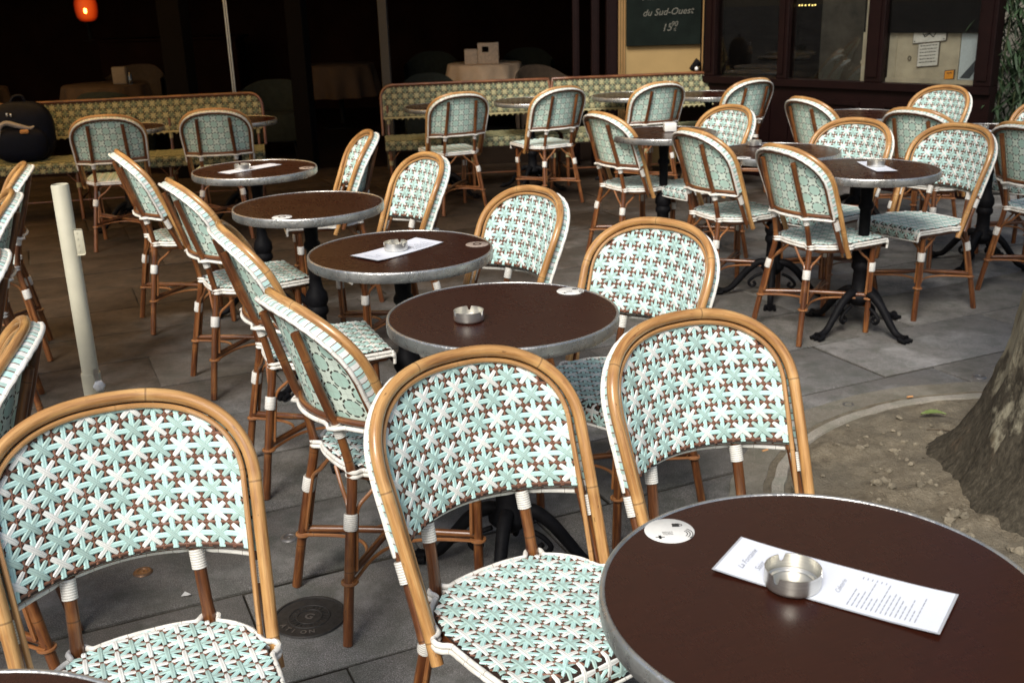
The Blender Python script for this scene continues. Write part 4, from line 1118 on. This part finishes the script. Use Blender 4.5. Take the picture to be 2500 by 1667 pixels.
def notice(s0, s1, z0, z1, m, name, label, cat, lines=0, big=False, sl=0.0):
    root = empty(name, tuple((FM @ V(((s0 + s1) / 2, .075, z0)))))
    root.rotation_euler = (0, 0, math.atan2(TD.y, TD.x)); w = s1 - s0; h = z1 - z0
    def sq(bm, x0, x1, y0, y1, a, b):
        m_ = Matrix.Identity(4); m_[2][0] = sl; box(bm, x0, x1, y0, y1, a, b, mat=m_)
    bm = new_bm(); sq(bm, -w / 2 - .006, w / 2 + .006, -.004, .006, -.006, h + .006); finish('backing', bm, 'notice_fr', root, False)
    bm = new_bm(); sq(bm, -w / 2, w / 2, -.010, -.0045, 0, h); finish('sheet', bm, m, root, False)
    bm = new_bm(); rr = random.Random(5)
    if big:
        pts = [(-.05, .6), (-.03, .35), (0, .55), (.03, .3), (.05, .6)]
        tube(bm, [V((x, -.0125, h * z + sl * x)) for x, z in pts], .004, 5); tube(bm, [V((-.04, -.0125, h * .45)), V((.04, -.0125, h * .7))], .003, 5)
        for (x, z) in ((-w / 2 + .012, .012), (w / 2 - .012, .012)): tube(bm, [V((x, -.013, z + sl * x)), V((x, -.011, z + sl * x))], .005, 8)
    for k in range(lines):
        z = h - .018 - k * (h - .02) / lines; x = -w / 2 + .014
        while x < w / 2 - .02:
            ww = rr.uniform(.008, .02); sq(bm, x, min(x + ww, w / 2 - .012), -.0125, -.0104, z, z + .006); x += ww + .005
    if len(bm.verts): finish('writing', bm, 'black', root, False)
    else: bm.free()
    tag(root, label, cat)
notice(1.69, 1.93, 1.095, 1.20, 'notice', 'plaque', 'white plaque with a dark scrawl reflected in the window, modelled behind the glass just under the blind', 'plaque', 0, True, .10)
notice(1.735, 1.885, .925, 1.085, 'notice', 'notice_board', 'white notice with rows of dark writing reflected in the window, modelled behind the glass', 'notice', 6, False, .10)
notice(1.95, 2.012, .838, .895, 'orange', 'orange_card', 'small orange card in the modelled reflection at the bottom of the lit window', 'card', 1, False, .12)
root = empty('door_ring', tuple(FM @ V((1.668, .076, .975)))); bm = new_bm(); m_ = Matrix.Rotation(math.atan2(TD.y, TD.x), 4, 'Z')
tube(bm, [m_ @ V((.011 * cos(2 * pi * k / 16), 0, .016 * sin(2 * pi * k / 16))) for k in range(16)], .0035, 6, closed=True); finish('ring', bm, 'notice_fr', root); tag(root, 'dark metal ring on the reflected stone modelled behind the window', 'ring')
# straight front: cream pier, folded door frames, lintel, upper facade
bm = new_bm(); box(bm, 1.003, 1.752, 9.5, 9.75, 0, 2.75); part('cream_pier', bm, 'cream_panel')
bm = new_bm()
for x in (1.003, 1.026, 1.048): box(bm, x, x + .014, 9.478, 9.4985, .02, 2.74, bev=.003)
box(bm, 1.728, 1.752, 9.478, 9.4985, .02, 2.74, bev=.003); part('pier_moulding', bm, 'cream_edge')
for (x0, x1, y0, y1) in ((.90, 1.0, 9.5, 9.62), (.78, .85, 9.62, 9.72), (.62, .68, 9.72, 9.80), (1.755, 1.80, 9.25, 9.6)):
    bm = new_bm(); box(bm, x0, x1, y0, y1, 0, 2.75, bev=.006); box(bm, x0 + .02, x1 - .02, y0 - .012, y0 + .004, .1, 2.7); part('door_frame', bm, 'paint')
bm = new_bm(); box(bm, -1.10, -1.02, 9.75, 9.85, 0, 2.75, bev=.006); part('slim_column', bm, plain('grey_brown_column', (.03, .026, .02), .6))
bm = new_bm(); box(bm, -3.0, -2.80, 9.6, 9.9, 0, 2.75, bev=.01); box(bm, -1.95, -1.80, 9.9, 10.2, 0, 2.75, bev=.01); part('door_frame', bm, 'blind')
bm = new_bm(); box(bm, -9, 1.79, 9.5, 9.9, 2.752, 3.3); part('lintel', bm, 'paint')
bm = new_bm(); box(bm, -9, 1.79, 9.55, 10, 3.302, 14); fbox(bm, .05, 2.317, .02, .4, 3.302, 14); part('upper_wall', bm, 'palewall')
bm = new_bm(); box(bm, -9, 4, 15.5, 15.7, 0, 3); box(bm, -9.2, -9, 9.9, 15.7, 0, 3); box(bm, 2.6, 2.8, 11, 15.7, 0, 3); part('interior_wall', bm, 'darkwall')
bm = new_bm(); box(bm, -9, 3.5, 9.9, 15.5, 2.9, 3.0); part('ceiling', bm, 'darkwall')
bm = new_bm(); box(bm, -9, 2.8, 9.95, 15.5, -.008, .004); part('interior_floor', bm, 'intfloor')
tag(cafe, 'dark cafe front with oxblood window frames, cream pier and a dim open interior', 'building')
# side wall beyond the corner, with a ledge
root = empty('side_wall', (4.6, 8.9, 0)); bm = new_bm(); box(bm, -1.5, 3.5, .2, .5, 0, 4.0); finish('masonry', bm, 'palewall', root, False)
bm = new_bm(); box(bm, -1.5, 3.5, .14, .199, .80, .86, bev=.01); finish('ledge', bm, 'palewall', root, False); tag(root, 'pale limestone wall behind the bamboo at the right edge', 'wall')
# blackboard
root = empty('blackboard', (1.389, 9.470, 1.05)); bm = new_bm(); box(bm, -.322, .322, -.012, .004, 0, .90, bev=.004); finish('board', bm, 'board', root, False)
for (tx, tz, sz, s, sh) in ((-.19, .375, .085, 'Planche', .35), (-.185, .245, .078, 'du Sud-Ouest', .35), (-.018, .118, .088, '15', .3), (.060, .155, .060, '90', .3), (.085, .118, .035, '€', .2)):
    bm = new_bm(); add_text(bm, s, sz, Matrix.Translation((tx, -.0145, tz)) @ Matrix.Rotation(radians(90), 4, 'X') @ Matrix.Rotation(radians(2), 4, 'Z'), shear=sh, bold=-.0008 if sz > .08 and s != '15' else .0005)
    finish('chalk_writing', bm, 'chalk', root, False)
tag(root, 'green black slate with chalk writing and a price, hung on the cream pier', 'blackboard')
root = empty('wall_spotlight', (1.66, 9.44, .86)); bm = new_bm(); tube(bm, smooth_path([(0, .055, -.05), (0, .02, -.04), (0, 0, .0)], 4), .006, 8); finish('stem', bm, 'iron', root)
bm = new_bm(); tube(bm, [V((-.03, 0, -.02)), V((.02, -.02, .035)), V((.035, -.025, .05))], [.020, .034, .036], 14); finish('lamp_head', bm, 'iron', root)
bm = new_bm(); lathe(bm, [(0, .02), (.012, .014), (.017, 0), (.012, -.012), (0, -.018)], 14, loc=(.012, -.04, -.012)); finish('bulb', bm, 'nylon', root); tag(root, 'small black spotlight fixed low on the cream pier', 'spotlight')
root = empty('steel_pole', (-2.325, 9.3, 0)); bm = new_bm(); tube(bm, [V((-.009, 0, 0)), V((-.009, 0, 2.75))], .0065, 10); tube(bm, [V((.009, 0, 0)), V((.009, 0, 2.75))], .0065, 10); finish('rails', bm, 'steel', root)
bm = new_bm(); lathe(bm, [(0, 0), (.05, 0), (.05, .008), (.015, .02), (0, .02)], 20); finish('base', bm, 'steel', root); tag(root, 'thin bright twin metal pole rising behind the end of the left bench', 'pole')
root = empty('string_lights', tuple(FM @ V((.70, .10, 1.36)))); m_ = Matrix.Rotation(math.atan2(TD.y, TD.x), 4, 'Z')
bm = new_bm(); tube(bm, [m_ @ V((-.02, 0, .012)), m_ @ V((.20, 0, .014))], .0015, 5); finish('wire', bm, 'iron', root)
for k in range(6):
    bm = new_bm(); p = m_ @ V((.012 + .028 * k + .004 * sin(k * 5), 0, .002 * sin(k * 3))); lathe(bm, [(0, .008), (.006, .004), (.007, 0), (0, -.008)], 8, loc=tuple(p)); finish('bulb', bm, 'smallglow', root)
tag(root, 'row of tiny yellow bulbs glowing behind the second window pane', 'string lights')
# awning added out of view to shade the back and tint it warm
MAT['canvas'] = (lambda t: (t.set((.30, .17, .07), .9), t.m)[1])(NT('unseen_awning_canvas'))
t_ = MAT['canvas']; nt = t_.node_tree; tl = nt.nodes.new('ShaderNodeBsdfTranslucent'); tl.inputs[0].default_value = (1.0, .60, .20, 1); mxs = nt.nodes.new('ShaderNodeMixShader'); mxs.inputs[0].default_value = .9
nt.links.new(nt.nodes['Principled BSDF'].outputs[0], mxs.inputs[1]); nt.links.new(tl.outputs[0], mxs.inputs[2]); nt.links.new(mxs.outputs[0], nt.nodes['Material Output'].inputs['Surface'])
root = empty('unseen_awning', (-3, 9.45, 3.0)); bm = new_bm(); n = 40; r1 = []; r2_ = []
X0, X1, YO = -6.0, 1.9, -4.7
for k in range(n + 1):
    x = X0 + (X1 - X0) * k / n; s = .015 * cos(k * pi)
    r1.append(bm.verts.new((x, 0, .05))); r2_.append((bm.verts.new((x, YO, -.70 + s)), bm.verts.new((x, YO - .01, -.86 - .03 * (k % 2)))))
for k in range(n): bm.faces.new((r1[k], r1[k + 1], r2_[k + 1][0], r2_[k][0])); bm.faces.new((r2_[k][0], r2_[k + 1][0], r2_[k + 1][1], r2_[k][1]))
finish('canvas', bm, 'canvas', root); bm = new_bm()
for x in (X0, -2, 1.5, X1): tube(bm, [V((x, 0, .0)), V((x, YO, -.72))], .02, 8)
tube(bm, [V((X0, YO, -.72)), V((X1, YO, -.72))], .025, 8); finish('frame', bm, 'iron', root); tag(root, 'ochre canvas awning added above the view to shade and warm the benches', 'unseen_awning')

# ------------------------------------------------------------------ interior furniture
MAT['cloth'] = plain('cream_table_cloth', (.80, .62, .44), .85, 0, .2, .1, 5)
MAT['cloth_dim'] = plain('shaded_table_cloth', (.065, .042, .026), .85, 0, .2, .1, 5)  # darker copy of the cloth, with the interior shade put into its colour
MAT['cloth_dim2'] = plain('grey_paper', (.16, .13, .10), .8)
MAT['teal'] = plain('dark_teal_upholstery', (.018, .023, .020), .9, 0, .2, .2, 20)
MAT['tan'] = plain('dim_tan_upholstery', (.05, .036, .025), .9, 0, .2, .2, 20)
def cloth_table(x, y, r, label, mc='cloth_dim', h=.76):
    root = empty('dining_table', (x, y, 0)); bm = new_bm(); n = 96; rows = []
    for (f, z, amp) in ((0, h, 0), (.96, h, 0), (1.0, h - .012, 0), (1.03, h - .10, .012), (1.07, h - .25, .035), (1.10, h - .38, .05)):
        rows.append([bm.verts.new((0, 0, z))] if f == 0 else [bm.verts.new(((r * f + amp * sin(11 * 2 * pi * k / n)) * cos(2 * pi * k / n), (r * f + amp * sin(11 * 2 * pi * k / n)) * sin(2 * pi * k / n), z)) for k in range(n)])
    for A, B in zip(rows, rows[1:]):
        for k in range(n): bm.faces.new((A[0], B[k], B[(k + 1) % n]) if len(A) == 1 else (A[k], A[(k + 1) % n], B[(k + 1) % n], B[k]))
    finish('table_cloth', bm, mc, root); bm = new_bm(); lathe(bm, [(.03, h - .02), (.03, .05), (.25, .02), (.25, 0), (0, 0)], 24); finish('pedestal', bm, 'iron', root); tag(root, label, 'table', 'clothed tables inside the cafe')
cloth_table(-.22, 12.55, .43, 'table with a pale cloth behind the long bench, carrying a white box', 'cloth')
cloth_table(-4.05, 11.0, .42, 'dim clothed table inside the cafe behind the middle of the left bench')
cloth_table(-5.45, 10.9, .42, 'dim clothed table inside the cafe at the left edge, above the dark blue bag')
cloth_table(-2.0, 13.2, .42, 'barely visible clothed table deep inside, left of the slim grey column')
def armchair(x, y, rz, m, label, w=.28, h=.78):
    root = empty('tub_chair', (x, y, 0), rz); bm = new_bm(); n = 20; ro, ri = [], []
    for k in range(n + 1):
        a = pi * (.0 + 1.0 * k / n); hh = h - .13 * abs(cos(a)) ** 3
        for lst, r in ((ro, w + .05), (ri, w)):
            lst.append([bm.verts.new((r * cos(a), r * sin(a) * .95, .15)), bm.verts.new((r * cos(a), r * sin(a) * .95, hh - .03)), bm.verts.new(((w + .025) * cos(a), (w + .025) * sin(a) * .95, hh))])
    for lst in (ro, ri):
        for A, B in zip(lst, lst[1:]):
            for q in range(2): bm.faces.new((A[q], A[q + 1], B[q + 1], B[q]))
    finish('shell', bm, m, root); bm = new_bm(); box(bm, -w + .005, w - .005, -.26, .22, .16, .44, bev=.04); finish('seat', bm, m, root)
    for sx in (-1, 1):
        for sy in (-1, 1): bm = new_bm(); tube(bm, [V((sx * .2, sy * .18, .16)), V((sx * .22, sy * .2, 0))], .016, 8); finish('leg', bm, 'iron', root)
    tag(root, label, 'armchair', 'tub chairs inside the cafe')
armchair(.44, 11.4, .5, 'tan', 'rounded brown tub chair just right of the clothed table with the white box')
armchair(-.78, 11.2, .1, 'teal', 'dark teal tub chair left of the clothed table with the white box', .28, .74)
armchair(-2.35, 10.9, .1, 'teal', 'large dark tub chair in the doorway behind the steel pole', .34, .74)
armchair(-3.75, 10.3, pi, 'teal', 'dark tub chair before the dim clothed table on the left', .30, .76)
armchair(-4.2, 12.3, 0, 'tan', 'dim brown tub chair behind the clothed table on the left', .30, .86)
armchair(-.9, 13.6, 0, 'teal', 'dark tub chair deep inside, behind and left of the clothed table', .3, .84)
armchair(.3, 13.8, 0, 'teal', 'dark tub chair deep inside, behind and right of the clothed table', .3, .84)
root = empty('condiment_box', (-.24, 12.35, .762)); bm = new_bm(); box(bm, -.05, .19, -.07, .07, 0, .23, bev=.012); box(bm, -.20, -.052, -.06, .06, 0, .165, bev=.01); finish('boxes', bm, plain('off_white_card', (.62, .52, .42), .7), root)
bm = new_bm(); box(bm, .0, .075, -.074, -.068, .13, .19, bev=.004); finish('opening', bm, 'blind', root); tag(root, 'white box with a dark opening on the clothed table behind the long bench', 'box')
for (x, y, z, lab) in ((-3.83, 10.85, .762, 'pale paper packet standing on the dim clothed table on the left'), (-5.25, 10.7, .762, 'pale packet on the clothed table at the left edge')):
    root = empty('napkin_packet', (x, y, z)); bm = new_bm(); box(bm, -.07, .07, -.05, .05, 0, .17, bev=.015); finish('packet', bm, 'cloth_dim2', root); bm = new_bm(); lathe(bm, [(0, 0), (.02, 0), (.022, .09), (.01, .12), (0, .12)], 12, loc=(.10, -.02, 0)); finish('shaker', bm, 'glass', root); tag(root, lab, 'packet')
bm = new_bm(); box(bm, -.9, .9, -.25, .25, 0, 1.05, bev=.01); box(bm, -.95, .95, -.3, .3, 1.052, 1.085, bev=.005); o = finish('bar_counter', bm, 'darkwall', None); o.location = (-4.4, 14.6, 0); tag(o, 'dark bar counter deep in the cafe under the orange lamp', 'counter')
# lamp
root = empty('orange_lamp', (-4.88, 13.0, 1.335)); bm = new_bm()
lm = NT('glowing_orange_shade'); lw = lm.n.new('ShaderNodeLayerWeight'); lw.inputs[0].default_value = .35
lm.set((.3, .04, .01), .5); lm.put(lm.b.inputs['Emission Color'], lm.ramp(lw.outputs['Facing'], [(.0, (.75, .075, .006)), (.25, (.38, .024, .002)), (.6, (.05, .003, .001))])); lm.b.inputs['Emission Strength'].default_value = .5
lathe(bm, [(.04, 0), (.085, .012), (.115, .05), (.13, .12), (.132, .19), (.12, .26), (.09, .30), (.04, .325)], 32); finish('shade', bm, lm.m, root)
bm = new_bm(); bl_ = NT('bulb_glow'); bl_.set((1, .6, .2), .5); bl_.b.inputs['Emission Color'].default_value = (1, .42, .07, 1); bl_.b.inputs['Emission Strength'].default_value = 6
lathe(bm, [(0, .03), (.014, .02), (.018, 0), (.014, -.025), (0, -.035)], 16, loc=(.035, -.128, .125)); finish('bulb', bm, bl_.m, root)
bm = new_bm(); lathe(bm, [(0, 0), (.05, 0), (.02, -.08), (.02, -.2), (.09, -.215), (.09, -.22), (0, -.22)], 20); finish('stand', bm, 'iron', root); tag(root, 'glowing orange lamp in the dark interior at the top left', 'lamp')

# ------------------------------------------------------------------ bag on the bench
MAT['navy'] = plain('navy_nylon', (.0015, .0028, .009), .55, 0, .15, .3, 25, .2)
MAT['greyfab'] = plain('grey_strap', (.28, .26, .25), .7)
root = empty('backpack', (-3.60, 7.98, .43), .3); bm = new_bm()
def blob(bm, cx, cy, cz, sx, sy, sz, e=.7, n=28, m=18, wob=.02):
    rows = []
    for i in range(m + 1):
        ph = -pi / 2 + pi * i / m; row = []
        for k in range(n):
            th = 2 * pi * k / n
            f = lambda c: (abs(c) ** e) * (1 if c >= 0 else -1)
            p = V((sx * f(cos(ph)) * f(cos(th)), sy * f(cos(ph)) * f(sin(th)), sz * f(sin(ph))))
            p *= 1 + wob * noise.noise(p * 9); row.append(bm.verts.new(p + V((cx, cy, cz))))
        rows.append(row)
    for A, B in zip(rows, rows[1:]):
        for k in range(n): bm.faces.new((A[k], A[(k + 1) % n], B[(k + 1) % n], B[k]))
blob(bm, 0, 0, .21, .225, .12, .225); finish('body', bm, 'navy', root)
bm = new_bm(); blob(bm, -.01, -.10, .13, .185, .07, .13); finish('pocket', bm, 'navy', root)
bm = new_bm(); tube(bm, smooth_path([(-.05, .0, .43), (-.02, 0, .47), (.03, 0, .47), (.05, 0, .42)], 5), .012, 8); finish('handle', bm, 'navy', root)
bm = new_bm(); cp = smooth_path([(-.145, -.158, .20), (-.13, -.155, .27), (-.085, -.15, .295), (-.02, -.15, .275), (.06, -.145, .25), (.10, -.14, .262)], 5)
tube(bm, cp, [max(.003, .019 * sin(pi * (i + 1.5) / (len(cp) + 2)) ** .8) for i in range(len(cp))], 8); finish('crescent_patch', bm, 'greyfab', root)
bm = new_bm(); box(bm, .0, .06, -.185, -.165, .215, .245, bev=.008); finish('orange_badge', bm, plain('orange_badge', (.42, .20, .06), .6), root)
for (x, z) in ((-.07, .355), (-.045, .35), (-.20, .16)):
    bm = new_bm(); box(bm, x - .006, x + .006, -.155, -.14, z - .012, z + .012, bev=.003); finish('buckle', bm, 'steel', root)
tag(root, 'large dark blue backpack with a grey crescent and orange badge, slumped on the left bench', 'backpack')

# ------------------------------------------------------------------ bamboo
MAT['bleaf'] = plain('bamboo_leaf', (.022, .042, .018), .5, 0, .4, .5, 3); MAT['bstem'] = plain('bamboo_stem', (.05, .065, .025), .5)
MAT['planter'] = plain('dark_planter', (.03, .028, .026), .7)
rb = random.Random(21); root = empty('bamboo', (4.0, 7.9, 0))
bm = new_bm(); box(bm, -.45, .75, -.2, .2, 0, .42, bev=.02); finish('planter_box', bm, 'planter', root)
sx_ = [-.40, -.36, -.30]
bl = new_bm()
for s in range(11):
    bm = new_bm(); x, y = (sx_[s] if s < 3 else rb.uniform(-.3, .65)), rb.uniform(-.14, .14); h = rb.uniform(1.5, 2.3); lx, ly = rb.uniform(-.22, .2), rb.uniform(-.2, .15)
    pts = [V((x + lx * (t / 6) ** 2, y + ly * (t / 6) ** 2, .40 + (h - .40) * t / 6)) for t in range(7)]; tube(bm, pts, [.009 - .0008 * i for i in range(7)], 8); finish('stem', bm, 'bstem', root)
    for k in range(420):
        t = rb.uniform(.02, 1) ; i = min(5, int(t * 6)); p = pts[i].lerp(pts[i + 1], t * 6 - i) + V((rb.gauss(0, .11), rb.gauss(0, .11), rb.gauss(0, .04)))
        a = rb.uniform(0, 2 * pi); L_ = rb.uniform(.08, .17); w = rb.uniform(.007, .012); d = V((cos(a), sin(a), rb.uniform(-1.6, -.1))).normalized(); sd = d.cross(V((0, 0, 1))).normalized() * w
        q1 = p + d * L_ * .4; q2 = p + d * L_ * .8 + V((0, 0, -.01)); tip = p + d * L_ + V((0, 0, -.022))
        vs = [bl.verts.new(v) for v in (p, q1 + sd, q1 - sd, q2 + sd * .6, q2 - sd * .6, tip)]
        bl.faces.new((vs[0], vs[1], vs[2])); bl.faces.new((vs[1], vs[3], vs[4], vs[2])); bl.faces.new((vs[3], vs[5], vs[4]))
finish('leaves', bl, 'bleaf', root, recalc=False)
tag(root, 'dark bamboo with narrow drooping leaves at the right edge', 'plant')
